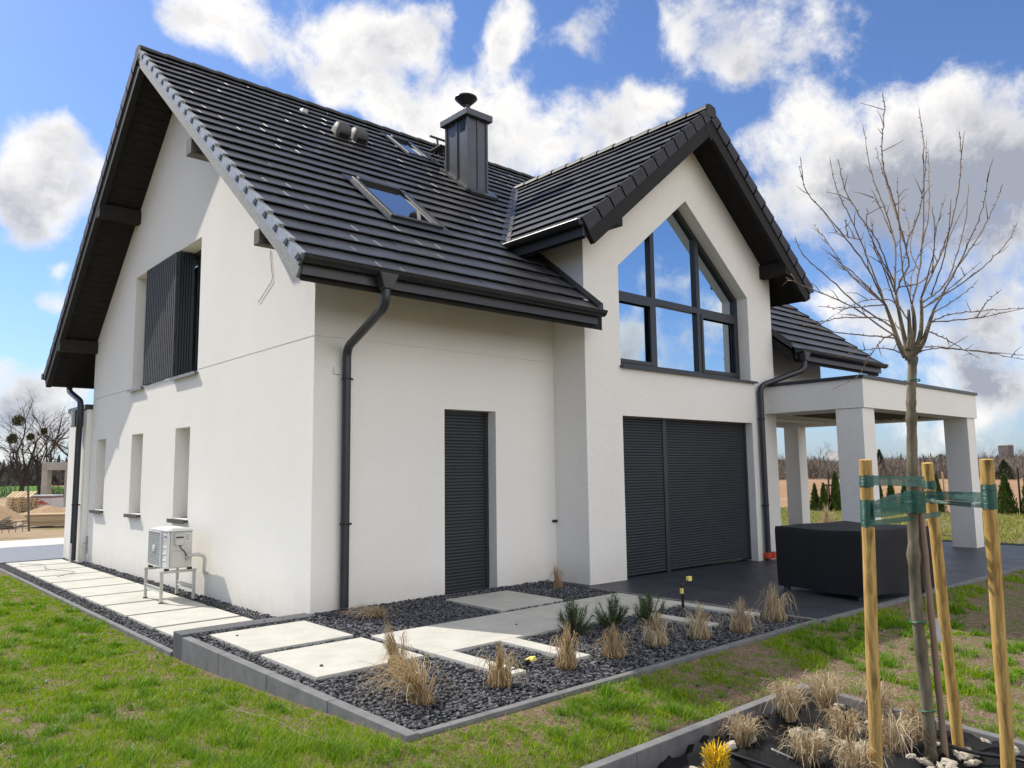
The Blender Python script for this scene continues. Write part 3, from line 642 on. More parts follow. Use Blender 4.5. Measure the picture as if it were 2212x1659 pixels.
# roof vents, snow-white clip, chimney-sweep step
def vent(x, y):
    b = MB(); n = 12
    prof = [(.115,0,.03), (.115,.10,.05), (.15,.11,.16), (.13,.06,.24), (.09,-.06,.28), (.05,-.18,.20)]
    P = []
    for s in (-1, 1):
        pass
    a = lambda dx, dv, h: Vector(roofp(x+dx, y+dv*CT, h))
    rows = []
    for dv, wd, h in ((-.20,.10,.05), (-.21,.12,.15), (-.19,.13,.21), (-.10,.125,.27), (.03,.11,.25), (.14,.08,.13), (.18,.06,.05)):
        rows.append([a(-wd,dv,.03), a(-wd*1.02,dv,h*.55), a(-wd*.86,dv,h*.9), a(-wd*.4,dv,h), a(wd*.4,dv,h), a(wd*.86,dv,h*.9), a(wd*1.02,dv,h*.55), a(wd,dv,.03)])
    k = 8; b.add([p for r_ in rows for p in r_], [(i*k+j, i*k+j+1, (i+1)*k+j+1, (i+1)*k+j) for i in range(len(rows)-1) for j in range(k-1)] + [tuple(range(k))])
    o = b.build('roof_vent', VENT, roof, smooth=True, auto=50)
    m = MB(); m.hexa([a(-.08,-.216,.04), a(.08,-.216,.04), a(.08,-.205,.04), a(-.08,-.205,.04), a(-.09,-.224,.13), a(.09,-.224,.13), a(.09,-.215,.13), a(-.09,-.215,.13)]); m.build('grille', BLACK, o)
VENT = mat('vent_plastic', (.065,.065,.067), (.09,.09,.09), 5., .6, .3)
vent(2.13, 3.42); vent(2.46, 3.42)
b = MB(); b.hexa([roofp(1.76,4.06,.05), roofp(1.88,4.06,.05), roofp(1.88,4.14,.05), roofp(1.76,4.14,.05), roofp(1.78,4.07,.11), roofp(1.86,4.07,.11), roofp(1.86,4.13,.08), roofp(1.78,4.13,.08)]); b.build('roof_clip', WHITE, roof)
b = MB()
zs_ = zm(3.55)+.30
for i in range(7): y = 3.33+i*.055; b.bar((4.22, y, zs_), (4.98, y, zs_), .012, .03)
for x in np.arange(4.22, 4.99, .076): b.bar((x, 3.33, zs_), (x, 3.66, zs_), .008, .03)
for x in (4.32, 4.88): b.bar((x, 3.30, zm(3.30)+.03), (x, 3.36, zs_), .03, .02); b.bar((x, 3.36, zs_-.03), (x, 3.85, zm(3.85)+.03), .03, .02); b.bar((x, 3.2, zm(3.2)+.06), (x, 3.95, zm(3.95)+.06), .03, .012)
b.bar((4.62, 3.9, zm(3.9)+.03), (4.62, 3.98, zm(3.98)+.42), .03, .03); b.bar((4.45, 3.98, zm(3.98)+.42), (4.85, 3.98, zm(3.98)+.42), .04, .03)
b.build('sweep_step', BLACK, roof)

# --- roller shutters
def roller(name, x0, x1, y, z0, z1, mull=(), pitch=.0415):
    s = MB(); edges = [x0, *mull, x1]; n = int((z1-z0-.02)/pitch)
    for a, b in zip(edges[:-1], edges[1:]):
        a += .035; b -= .035; vs = []; fs = []
        for i in range(n):
            z = z0 + i*pitch
            for t, dy in ((0,.004), (.06,-.004), (.3,-.0095), (.62,-.0095), (.9,-.004), (.96,.004)): vs += [(a, y+dy, z+t*pitch), (b, y+dy, z+t*pitch)]
        m = len(vs)//2
        s.add(vs, [(2*i, 2*i+1, 2*i+3, 2*i+2) for i in range(m-1)])
    o = s.build(name, SHUT, house)
    g = MB()
    for x in edges:
        a, b = (x, x+.05) if x == x0 else ((x-.05, x) if x == x1 else (x-.045, x+.045))
        g.box(a, b, y-.022, y+.05, z0-.02, z1)
    g.box(x0+.05, x1-.05, y-.012, y+.05, z1-.03, z1); g.build('guide_rail', ANTH, o, bevel=.003)
    return o
roller('roller_shutter', 1.817, 2.672, .18, .0, 2.345)
roller('roller_shutter', 4.545, 8.01, -.478, .01, 2.325, (5.69,))
# --- gable slit windows
for y0, y1 in ((8.42,9.08), (6.12,6.76), (3.86,4.50)):
    f = MB(); f.box(.27, .33, y0, y0+.06, .90, 2.265); f.box(.27, .33, y1-.06, y1, .90, 2.265); f.box(.27, .33, y0+.06, y1-.06, .90, .97); f.box(.27, .33, y0+.06, y1-.06, 2.20, 2.265)
    fr = f.build('window', ANTH, house); p = MB(); p.quad((.30,y0+.06,.97), (.30,y1-.06,.97), (.30,y1-.06,2.2), (.30,y0+.06,2.2)); p.build('pane', GLASS, fr)
    s = MB(); s.hexa([(-.065,y0-.035,.855), (.27,y0-.035,.875), (.27,y1+.035,.875), (-.065,y1+.035,.855), (-.065,y0-.035,.885), (.27,y0-.035,.915), (.27,y1+.035,.915), (-.065,y1+.035,.885)])
    s.box(-.07, -.06, y0-.045, y1+.045, .835, .893); s.build('sill', ANTH, fr)
# --- gable upper window with folding shutters
f = MB(); y0, y1, z0, z1 = 3.64, 6.88, 3.075, 5.115
for a, b in ((y0, y0+.07), (5.22, 5.31), (y1-.07, y1)): f.box(.24, .295, a, b, z0, z1)
f.box(.24, .295, y0+.07, 5.22, z0, z0+.07); f.box(.24, .295, 5.31, y1-.07, z0, z0+.07); f.box(.24, .295, y0+.07, 5.22, z1-.07, z1); f.box(.24, .295, 5.31, y1-.07, z1-.07, z1)
up = f.build('window', ANTH, house)
p = MB(); p.quad((.27,y0+.07,z0+.07), (.27,y1-.07,z0+.07), (.27,y1-.07,z1-.07), (.27,y0+.07,z1-.07)); p.build('pane', GLASS, up)
BATTEN = mat('shutter_batten', (.035,.035,.038), (.11,.11,.115), 26., .6, .35, stretch=(1,6,.6))
BACKING = mat('shutter_backing', (.02,.02,.022), None, rough=.6)
s = MB(); s.box(-.005, .02, 4.63, 6.18, z0+.02, z1-.03)
sh = s.build('folding_shutter', BACKING, up)
n = 17; s = MB()
for i in range(n):
    yy = 4.63 + (6.18-4.63)*i/n; s.box(-.04, -.003, yy+.004, yy+.052, z0+.01, z1-.02)
s.build('battens', BATTEN, sh)
s = MB(); s.box(.02, .245, 4.60, 4.628, z0+.02, z1-.03)
for i in range(6): xx = -.01+i*.04; s.box(xx, xx+.026, 4.572, 4.602, z0+.01, z1-.02)
s.build('folding_shutter', SHUT, up)
SILLM = mat('sill_metal', (.16,.165,.17), (.2,.205,.21), 4., .4, .5)
for a, b in ((3.60, 4.66), (6.15, 6.92)):
    s = MB(); s.hexa([(-.06,a,3.035), (.24,a,3.06), (.24,b,3.06), (-.06,b,3.035), (-.06,a,3.06), (.24,a,3.088), (.24,b,3.088), (-.06,b,3.06)]); s.box(-.066, -.056, a-.008, b+.008, 3.02, 3.066); s.build('sill', SILLM, up)
# --- big pentagon window of the bay
YG = -.381
def gable_top(x, inset=0.): return 4.545 + (1.748-abs(x-6.283))*(.7925) - inset
f = MB(); W_ = .075
def vbar(x0, x1, za, zb_, ya=YG-.04, yb=YG+.04): f.box(x0, x1, ya, yb, za, zb_)
L, Rr, B, T = 4.535, 8.03, 3.065, 4.545; AX, AZ = 6.283, 5.93
i_ = W_; q = .7925; dz = i_*math.hypot(1, q)
f.prism([(L,YG-.04,B), (L+i_,YG-.04,B), (L+i_,YG-.04,T+q*i_-dz), (L,YG-.04,T)], (0,.08,0)); f.prism([(Rr-i_,YG-.04,B), (Rr,YG-.04,B), (Rr,YG-.04,T), (Rr-i_,YG-.04,T+q*i_-dz)], (0,.08,0))
f.prism([(L,YG-.04,T), (L+i_,YG-.04,T+q*i_-dz), (AX,YG-.04,AZ-dz), (AX,YG-.04,AZ)], (0,.08,0)); f.prism([(AX,YG-.04,AZ), (AX,YG-.04,AZ-dz), (Rr-i_,YG-.04,T+q*i_-dz), (Rr,YG-.04,T)], (0,.08,0))
f.box(L+i_, Rr-i_, YG-.04, YG+.04, B, B+.085)
for x in (5.625, 6.845): f.prism([(x-.05,YG-.0425,B+.085), (x+.05,YG-.0425,B+.085), (x+.05,YG-.0425,gable_top(x+.05)-dz+.01), (x-.05,YG-.0425,gable_top(x-.05)-dz+.01)], (0,.085,0))
for a, b in ((L+i_, 5.575), (5.675, 6.795), (6.895, Rr-i_)): f.box(a, b, YG-.0425, YG+.0425, 4.145, 4.245)
# opening sashes
for a, b in ((L+i_, 5.575), (6.895, Rr-i_)):
    t = .055
    f.box(a, a+t, YG-.055, YG-.0425, B+.085, 4.145); f.box(b-t, b, YG-.055, YG-.0425, B+.085, 4.145); f.box(a+t, b-t, YG-.055, YG-.0425, B+.085, B+.085+t); f.box(a+t, b-t, YG-.055, YG-.0425, 4.145-t, 4.145)
gw = f.build('gable_window', ANTH, house)
p = MB(); p.add([(L+.03,YG+.01,B+.03), (Rr-.03,YG+.01,B+.03), (Rr-.03,YG+.01,T), (AX,YG+.01,AZ-.05), (L+.03,YG+.01,T)], [(0,1,2,3,4)]); p.build('pane', GLASS, gw)
s = MB(); s.hexa([(L-.02,BY-.07,3.02), (Rr+.12,BY-.07,3.02), (Rr+.12,YG-.04,3.045), (L-.02,YG-.04,3.045), (L-.02,BY-.07,3.055), (Rr+.12,BY-.07,3.055), (Rr+.12,YG-.04,3.08), (L-.02,YG-.04,3.08)]); s.build('sill', ANTH, gw)
cu = MB()
def curtain(xa, xb, za, zb_, gath):
    n = 60; vs = []
    for i in range(n+1):
        t = i/n; x0_ = xa + (xb-xa)*t
        for j in range(9):
            u = j/8; x = x0_*(1-u*gath) + (xa+(xb-xa)*.75)*u*gath
            vs.append((x, .02+.035*math.sin(t*42+u*1.5)+.02*math.sin(t*17), za+(zb_-za)*u))
    cu.add(vs, [(i*9+j, (i+1)*9+j, (i+1)*9+j+1, i*9+j+1) for i in range(n) for j in range(8)])
curtain(6.95, 7.72, 2.9, 4.75, .45); cu.build('curtain', CURTAIN, gw, smooth=True)
cu = MB(); curtain(4.6, 4.95, 2.9, 4.6, .3); cu.build('curtain', CURTAIN, gw, smooth=True)
# --- recessed corner: sliding door frame and glass on the side of the bay, back glazing
g = MB(); g.box(X2+.03, X2+.10, .0, .07, -.05, 2.45); g.box(X2+.03, X2+.10, 1.08, 1.16, -.05, 2.45); g.box(X2+.03, X2+.10, 2.13, 2.2, -.05, 2.45); g.box(X2+.03, X2+.10, .07, 2.13, 2.38, 2.45)
sd = g.build('sliding_door', ANTH, house); p = MB(); p.quad((X2+.06,.07,-.02), (X2+.06,2.13,-.02), (X2+.06,2.13,2.38), (X2+.06,.07,2.38)); p.build('pane', GLASS, sd)
# --- downpipes
def arc(pts, r=.12, n=6):
    """round the inner corners of a polyline"""
    P = [Vector(p) for p in pts]; out = [P[0]]
    for i in range(1, len(P)-1):
        a, b, c = P[i-1], P[i], P[i+1]; d1 = (a-b).normalized(); d2 = (c-b).normalized(); l = min(r, (a-b).length*.45, (c-b).length*.45)
        p, q = b+d1*l, b+d2*l
        for j in range(n+1):
            t = j/n; out.append(p*(1-t)**2 + b*2*t*(1-t) + q*t*t)
    return out + [P[-1]]
def downpipe(pts, r, clips, outlet, shoe=None):
    b = MB(); b.tube(arc(pts), r, 18)
    o = b.build('downpipe', PIPE, house, smooth=True, auto=50)
    for c in clips:
        k = MB(); c = Vector(c); k.tube([c-Vector((0,0,.014)), c+Vector((0,0,.014))], r+.007, 18)
        k.box(c.x-.012, c.x+.012, c.y-.012 if abs(outlet[1]-c.y) < 50 else c.y, c.y+.075, c.z-.012, c.z+.012)
        k.box(c.x+r+.004, c.x+r+.03, c.y-.01, c.y+.01, c.z-.012, c.z+.012)
        k.build('pipe_clip', BLACK, o)
    h = MB(); x, y, z = outlet
    h.hexa([(x-.055,y-.055,z-.17), (x+.055,y-.055,z-.17), (x+.055,y+.055,z-.17), (x-.055,y+.055,z-.17), (x-.12,y-.075,z), (x+.12,y-.075,z), (x+.12,y+.06,z), (x-.12,y+.06,z)]); h.build('outlet', PIPE, o, bevel=.012)
    return o
dp = downpipe([(.24,-1.10,3.56), (.24,-1.10,3.28), (.372,-.075,2.98), (.372,-.075,-.02)], .05, [(.372,-.075,2.62), (.372,-.075,.98)], (.24,-1.105,3.62))
b = MB(); b.tube([(.372,-.075,.0), (.372,-.075,.035)], .068, 18); b.box(.40, .47, -.12, -.05, .0, .025); b.build('drain_collar', RED, dp)
dp = downpipe([(9.06,-1.10,3.56), (9.06,-1.10,3.30), (8.2,-.705,2.98), (8.2,-.705,-.05)], .05, [(8.2,-.705,2.4), (8.2,-.705,.9)], (9.06,-1.105,3.62))
b = MB(); b.tube([(8.2,-.705,.0), (8.2,-.705,.10)], .07, 18); b.box(8.22, 8.36, -.80, -.70, .0, .11); b.build('drain_collar', RED, dp, bevel=.01)
dp = downpipe([(-.22,10.58,3.58), (-.22,10.58,3.35), (-.22,9.55,3.06), (-.22,9.55,2.66), (-.19,9.72,2.42), (-.19,9.72,-.12)], .058, [(-.19,9.72,.98)], (-.22,10.585,3.60))
b = MB(); b.tube([(-.25,9.65,-.12), (-.25,9.65,.22)], .022, 10); b.build('pipe_shoe', WHITE, dp)
# --- flat-roofed extension at the far end of the gable
b = MB(); b.box(-.10, 3.0, 9.52, 10.95, -.3, 2.90); ext = b.build('extension', PLASTER, house)
b = MB(); b.box(-.14, 3.04, 9.49, 10.99, 2.903, 3.0); b.build('parapet_cap', ANTH, ext, bevel=.006)
b = MB(); b.box(-.26, -.102, 9.78, 10.12, 2.56, 2.90); b.build('rain_hopper', GUTTER, ext, bevel=.005)
b = MB(); b.box(-.264, -.2605, 9.98, 10.11, 2.60, 2.88); b.build('hopper_side', ZINC, ext)
# --- small things fixed to the walls
b = MB(); b.box(.235, .345, -.028, .002, 2.675, 2.755); b.box(.237, .343, -.031, -.028, 2.706, 2.711); b.build('sensor_box', WHITE, house, bevel=.006)
b = MB(); b.tube([(3.752,.002,.84), (3.752,-.02,.84)], .012, 8); b.box(3.70, 3.775, -.035, .0, .82, .855); b.build('wall_tap', BLACK, house, bevel=.004)
b = MB(); b.tube(arc([(-.01,1.20,4.35), (-.012,1.14,4.1), (-.012,1.10,3.95), (-.012,1.52,3.735)], .2), .0035, 6); b.build('loose_cable', GREYWOOD, house)
b = MB(); b.box(-.02,-.001, 9.40, 9.48, .02, .36); b.tube(arc([(-.02,9.44,.22), (-.12,9.3,.24), (-.14,9.22,.2), (-.1,9.05,-.12)], .05), .006, 6); b.build('wall_tap', ZINC, house)

# ------------------------------------------------------------------ terrace canopy
cp = thing('terrace_canopy', 'white rendered flat-roofed canopy on square pillars over the dark terrace', 'canopy', (8.42,-2.4,0))
def loc(mb, name, m, parent=cp, **k):   # build in world coordinates under an Empty that is not at the origin
    o = mb.build(name, m, parent, **k); o.matrix_parent_inverse = Matrix.Translation(-parent.location); return o
b = MB(); out = [(8.42,BY-.003), (8.42,-2.4), (13.65,-2.4), (13.65,1.7), (LEN+.003,1.7), (LEN+.003,-.003), (X2+.003,-.003), (X2+.003,BY-.003)]
b.prism([(x,y,2.50) for x, y in out], (0,0,.47)); slab = loc(b, 'roof_slab', PLASTER)
k = MB(); k.box(9.3, 13.1, -2.0, -.25, 2.3, 2.72); cut(slab, k)
b = MB()
o2 = [(8.385,BY-.004), (8.385,-2.435), (13.685,-2.435), (13.685,1.735), (LEN+.004,1.735), (LEN+.004,-.004), (X2+.004,-.004), (X2+.004,BY-.004)]
b.prism([(x,y,2.973) for x, y in o2], (0,0,.055)); loc(b, 'edge_flashing', ANTH)
b = MB()
for i in range(9): y = -1.9+i*.19; b.box(9.32, 13.08, y, y+.05, 2.54, 2.68)
[setattr(o_, 'matrix_parent_inverse', Matrix.Translation(-cp.location)) for o_ in build_each(b, 'slat', BLACK, cp)]
for x, y, ww in ((8.44,-2.36,.44), (13.18,-2.36,.44), (13.2,1.29,.36)):
    b = MB(); b.box(x, x+ww, y, y+ww, -.15, 2.498); loc(b, 'pillar', PLASTER)

# ------------------------------------------------------------------ terrace, paving, kerbs, gravel beds
b = MB(); b.prism([(3.60,-3.92,-.2), (14.3,-3.92,-.25), (14.3,2.4,-.25), (3.60,2.4,-.2)], (0,0,.20))
b = MB(); b.hexa([(3.62,-3.90,-.3), (14.3,-3.98,-.4), (14.3,2.3,-.4), (3.62,2.3,-.3), (3.62,-3.90,.008), (14.3,-3.98,-.10), (14.3,2.3,-.10), (3.62,2.3,.008)])
tag(b.build('terrace', TERR), kind='structure')
b = MB()
for i in range(9): x = 3.62+i*1.2; b.hexa([(x+.002,-3.985,-.3), (x+1.198,-3.985-.005,-.3), (x+1.198,-3.905,-.3), (x+.002,-3.905,-.3), (x+.002,-3.985,.012-.0101*(x-3.62)), (x+1.198,-3.99,.012-.0101*(x-2.42)), (x+1.198,-3.905,.012-.0101*(x-2.42)), (x+.002,-3.905,.012-.0101*(x-3.62))])
for i in range(3): b.box(3.56, 3.618, -3.90+i*1.04, -3.90+i*1.04+1.036, -.2, .016)
tag(b.build('kerb', KERB, bevel=.004), kind='structure')
b = MB(); H = .028
for x0, x1, y0, y1 in ((-1.17,-.19,-1.25,-.25), (-1.17,-.19,-2.40,-1.40), (1.64,2.62,-1.26,-.25)): b.box(x0, x1, y0, y1, -.05, H)
xs = [-.09, .09, .63, .81, 1.62, 2.50, 2.68, 3.27, 3.45]
for a, c in zip(xs[:-1], xs[1:]): b.box(a+.0015, c-.0015, -2.42, -1.40, -.05, H)
for a, c in ((-.09,.09), (.63,.81), (2.50,2.68), (3.27,3.45)): b.box(a+.0015, c-.0015, -3.36, -2.423, -.05, H)
tag(b.build('paving', SLAB, bevel=.004), kind='structure')
b = MB()
for i in range(10):
    y = .36+i*1.032; zz = -.125-.003*i
    b.hexa([(-1.18,y,zz-.06), (-.20,y,zz-.06), (-.20,y+1.0-.05,zz-.06), (-1.18,y+1.0-.05,zz-.06), (-1.18,y,zz), (-.20,y,zz), (-.20,y+1.0-.05,zz-.003), (-1.18,y+1.0-.05,zz-.003)])
tag(b.build('path', SLAB, bevel=.004), kind='structure')
b = MB()   # raised kerb round the gravel bed
for i in range(4):
    y0 = -3.95+i*.96; y1 = y0+.955 if i < 3 else -.16
    b.box(-1.40, -1.32, y0, y1, -.28, .022)
b2 = MB(); b2.box(-1.40, -1.31, -.157, .08, -.28, .045); b2.box(-1.307, -.55, -.16, .08, -.28, .045); b2.box(-.547, -.02, -.16, .08, -.28, .043); tag(b2.build('kerb', KERB2, bevel=.005), kind='structure')
for i in range(5): b.box(-1.307+i*.985, -1.307+(i+1)*.985-.003, -3.95, -3.885, -.28, .014)
# low kerb of the side path
for i in range(11): b.box(-1.42, -1.36, .083+i*.98, .083+i*.98+.977, -.3, -.15-.003*i)
# kerb of the planting bed in the foreground
for i in range(5): b.box(1.63-(i+1)*1.0, 1.63-i*1.0-.003, -4.81, -4.74, -.55, -.098)
for i in range(4): b.hexa([(1.633,-4.74-(i+1)*.98,-.6), (1.703,-4.74-(i+1)*.98,-.6), (1.703,-4.743-i*.98,-.6), (1.633,-4.743-i*.98,-.6), (1.633,-4.74-(i+1)*.98,-.15-i*.05), (1.703,-4.74-(i+1)*.98,-.15-i*.05), (1.703,-4.743-i*.98,-.10-i*.05), (1.633,-4.743-i*.98,-.10-i*.05)])
tag(b.build('kerb', KERB, bevel=.005), kind='structure')
# driveway by the extension
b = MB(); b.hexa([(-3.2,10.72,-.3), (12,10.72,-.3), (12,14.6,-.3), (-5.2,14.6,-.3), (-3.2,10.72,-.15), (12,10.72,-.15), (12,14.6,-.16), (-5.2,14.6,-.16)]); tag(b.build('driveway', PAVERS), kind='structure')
b = MB(); b.box(-5.5, 12, 14.61, 17.0, -.3, -.155); tag(b.build('driveway_edge', mat('pale_concrete', (.46,.46,.45), (.56,.555,.54), 3., .85, .2, bump=.2, bscale=60)), kind='structure')
# gravel base sheets
GBASE = mat('gravel_base', (.018,.018,.02), (.045,.045,.05), 40., .9, .2, bump=1., bscale=60)
b = MB(); b.box(-1.31, 3.6, -3.87, -.005, -.2, -.012); b.box(-1.36, -.005, .083, 10.7, -.3, -.175); b.box(14.32, 15.0, -4, 3, -.3, -.12); tag(b.build('gravel_base', GBASE), kind='stuff', label='dark bedding under the grey gravel beds')
t_ = (1+5**.5)/2
ICO = np.array([(-1,t_,0),(1,t_,0),(-1,-t_,0),(1,-t_,0),(0,-1,t_),(0,1,t_),(0,-1,-t_),(0,1,-t_),(t_,0,-1),(t_,0,1),(-t_,0,-1),(-t_,0,1)])/math.hypot(1,t_)
ICF = np.array([(0,11,5),(0,5,1),(0,1,7),(0,7,10),(0,10,11),(1,5,9),(5,11,4),(11,10,2),(10,7,6),(7,1,8),(3,9,4),(3,4,2),(3,2,6),(3,6,8),(3,8,9),(4,9,5),(2,4,11),(6,2,10),(8,6,7),(9,8,1)])
def stones(P, size):
    n = len(P); sc = size[:,None]*np.stack([rng.uniform(.75,1.4,n), rng.uniform(.55,1.,n), rng.uniform(.3,.62,n)], 1)
    V = ICO[None]*(1+rng.uniform(-.38,.38,(n,12,1)))*sc[:,None,:]
    a = rng.uniform(0, 2*math.pi, n); tl = rng.normal(0,.42,n); c, s = np.cos(tl)[:,None], np.sin(tl)[:,None]
    V = np.stack([V[:,:,0], V[:,:,1]*c-V[:,:,2]*s, V[:,:,1]*s+V[:,:,2]*c], -1)
    c, s = np.cos(a)[:,None], np.sin(a)[:,None]
    V = np.stack([V[:,:,0]*c-V[:,:,1]*s, V[:,:,0]*s+V[:,:,1]*c, V[:,:,2]], -1) + P[:,None,:]
    return V.reshape(-1,3), (ICF[None]+12*np.arange(n)[:,None,None]).reshape(-1,3)
def in_rects(x, y, rects, e=.012):
    m = np.zeros(len(x), bool)
    for x0, x1, y0, y1 in rects: m |= (x > x0-e) & (x < x1+e) & (y > y0-e) & (y < y1+e)
    return m
slabs = [(-1.17,-.19,-1.25,-.25), (-1.17,-.19,-2.40,-1.40), (1.64,2.62,-1.26,-.25), (-.09,3.45,-2.42,-1.40), (-.09,.09,-3.36,-2.42), (.63,.81,-3.36,-2.42), (2.5,2.68,-3.36,-2.42), (3.27,3.45,-3.36,-2.42)]
GRAVEL = mat('gravel_stone', (.022,.023,.027), None, rough=.9, spec=.15, c3=(.19,.195,.21), island=1., bump=.5, bscale=90)
n = 52000; x = rng.uniform(-1.30, 3.58, n); y = rng.uniform(-3.86, -.01, n)
keep = ~in_rects(x, y, slabs) & ~((x > X1-.02) & (y > BY-.02)); x, y = x[keep], y[keep]
mound = .03*np.exp(-((y+.05)/.25)**2)
P1 = np.stack([x, y, rng.uniform(-.012,.012,len(x)) + mound], 1)
n = 30000; x = rng.uniform(-1.355, -.01, n); y = rng.uniform(.1, 10.7, n)
ps = [(-1.18,-.20,.36+i*1.032,.36+i*1.032+.95) for i in range(10)]
keep = ~in_rects(x, y, ps, .008); x, y = x[keep], y[keep]
P2 = np.stack([x, y, -.152+rng.uniform(-.01,.012,len(x))-.0035*y + .05*np.exp(-(x/.1)**2)], 1)
P2 = P2[rng.random(len(P2)) < np.clip(1.3-.07*P2[:,1], .45, 1)]
P3 = np.stack([rng.uniform(-1.1,3.4,5), rng.uniform(-2.4,-.3,5), np.full(5,.034)], 1); P3 = P3[in_rects(P3[:,0], P3[:,1], slabs, -.03)]
P = np.concatenate([P1, P2, P3]); V, F = stones(P, rng.uniform(.0095,.019,len(P)))
go = np_mesh('gravel', V, F, GRAVEL); tag(go, 'dark grey crushed stone filling the beds round the white slabs', 'gravel', kind='stuff')

# ------------------------------------------------------------------ outdoor unit of the air conditioner
ac = thing('air_conditioner', 'grey white outdoor air conditioning unit on a metal stand beside the gable wall', 'air conditioner', (-.45,3.1,-.11))
ACW = mat('painted_casing', (.70,.70,.68), (.76,.76,.74), 3., .42, .4); ACG = mat('casing_side', (.52,.51,.47), (.57,.56,.52), 3., .5, .35)
GALV = mat('galvanised_rail', (.42,.42,.38), (.54,.54,.49), 9., .45, .45, metal=.3)
b = MB(); b.box(-.575, -.285, 2.77, 3.50, .335, .815); cas = loc(b, 'casing', ACG, ac, bevel=.012)
b = MB(); b.box(-.615, -.578, 2.77, 3.50, .335, .815); fr = loc(b, 'front_panel', ACW, ac, bevel=.012)
b = MB(); b.box(-.625, -.27, 2.755, 3.515, .818, .838); b.box(-.56, -.29, 2.80, 3.47, .838, .852); b.box(-.52, -.33, 2.88, 3.40, .852, .860); loc(b, 'lid', WHITE, ac, bevel=.006)
b = MB(); b.box(-.6175, -.6135, 2.985, 3.48, .352, .80); loc(b, 'fan_opening', mat('fan_dark', (.05,.05,.05), None, rough=.6), ac)
b = MB()
for i in range(19):   # louvred guard
    zz = .362+i*.0233
    b.hexa([(-.632,2.99,zz), (-.622,2.99,zz+.003), (-.622,3.475,zz+.003), (-.632,3.475,zz), (-.632,2.99,zz+.0105), (-.622,2.99,zz+.0135), (-.622,3.475,zz+.0135), (-.632,3.475,zz+.0105)])
for i in range(13): yy = 3.0+i*.0385; b.box(-.637, -.632, yy, yy+.005, .355, .80)
b.box(-.640, -.618, 2.975, 2.99, .345, .808); b.box(-.640, -.618, 3.475, 3.49, .345, .808); b.box(-.640, -.618, 2.99, 3.475, .800, .812); b.box(-.640, -.618, 2.99, 3.475, .343, .355)
gr = loc(b, 'fan_grille', WHITE, ac, bevel=.0015)
b = MB(); b.lathe([(.05,0), (.05,.008), (.04,.012)], (0,0,0), 20); h = b.build('badge', WHITE, gr, smooth=True, auto=40); h.rotation_euler = (0, R(-90), 0); h.location = (-.638,3.233,.578)
b = MB()
for z_ in (.60,.515,.43): b = MB(); b.box(-.622, -.614, 2.82, 2.93, z_, z_+.016); loc(b, 'front_rib', WHITE, ac, bevel=.004)
STICK = mat('sticker_blue', (.05,.13,.36), (.08,.17,.42), 60., .4)
b = MB(); b.box(-.6175, -.6155, 2.80, 2.90, .735, .768); st = loc(b, 'sticker', STICK, ac)
b = MB()
for i, yy in enumerate((2.89,2.872,2.854,2.836,2.818)): b.box(-.6185, -.6175, yy-.010, yy-.006, .741, .762); b.box(-.6185, -.6175, yy-.006, yy, .749+.004*(i % 2), .753+.004*(i % 2))
loc(b, 'lettering', WHITE, st); 
b = MB(); b.box(-.6175, -.6160, 2.805, 2.895, .655, .722); st = loc(b, 'sticker', WHITE, ac)
b = MB()
for rr, th_ in ((.018,0.),(.009,0.)): b.tube([(-.6185, 2.85+rr*math.cos(t), .690+rr*math.sin(t)) for t in np.linspace(.2, math.pi-.2, 9)], .0022, 5)
b.box(-.619, -.6176, 2.846, 2.854, .672, .684); loc(b, 'emblem', RED, st)
b = MB(); b.box(-.53, -.40, 2.735, 2.77, .64, .79); b.box(-.52, -.41, 2.722, 2.735, .64, .725); loc(b, 'terminal_cover', ACG, ac, bevel=.008)
b = MB(); b.box(-.515, -.415, 2.728, 2.7345, .735, .75); loc(b, 'handle_slot', BLACK, ac)
b = MB(); b.box(-.56, -.37, 2.755, 2.772, .345, .555); loc(b, 'valve_cover', ACG, ac, bevel=.012)
b = MB(); b.box(-.385, -.305, 2.7675, 2.7695, .68, .79); b.box(-.48, -.40, 2.7675, 2.7695, .575, .625); lb = loc(b, 'rating_label', WHITE, ac)
b = MB()
for i in range(6): b.box(-.375, -.335+.02*(i % 2), 2.7665, 2.7674, .70+i*.013, .704+i*.013)
loc(b, 'print', GUTTER, lb)
b = MB(); b.tube(arc([(-.46,2.745,.64), (-.45,2.73,.60), (-.40,2.72,.55), (-.375,2.735,.49), (-.37,2.75,.44)], .05), .008, 8); loc(b, 'cable', BLACK, ac, smooth=True)
INS = mat('foil_wrap', (.42,.42,.40), (.66,.66,.63), 30., .4, .5, metal=.2, bump=.6, bscale=40)
b = MB(); pth = arc([(-.37,2.76,.46), (-.33,2.70,.50), (-.22,2.66,.51), (-.15,2.66,.46), (-.14,2.70,.32), (-.12,2.76,.24), (-.05,2.80,.24), (.005,2.80,.29)], .09, 8); b.tube(pth, [.023+.004*math.sin(i*2.1) for i in range(len(pth))], 12); loc(b, 'pipe_wrap', INS, ac, smooth=True)
b = MB()
for x in (-.655,-.235):
    for y in (2.815,3.475): b.box(x-.018, x+.018, y-.016, y+.016, -.10, .272)
for y in (2.815,3.475): b.box(-.68, -.21, y-.019, y+.019, .2725, .305)
for x in (-.655,-.235): b.box(x-.006, x+.006, 2.831, 3.459, .03, .09); b.box(x-.014, x-.006, 2.831, 3.459, .03, .04); b.box(x-.014, x-.006, 2.831, 3.459, .08, .09)
loc(b, 'stand', GALV, ac, bevel=.003)
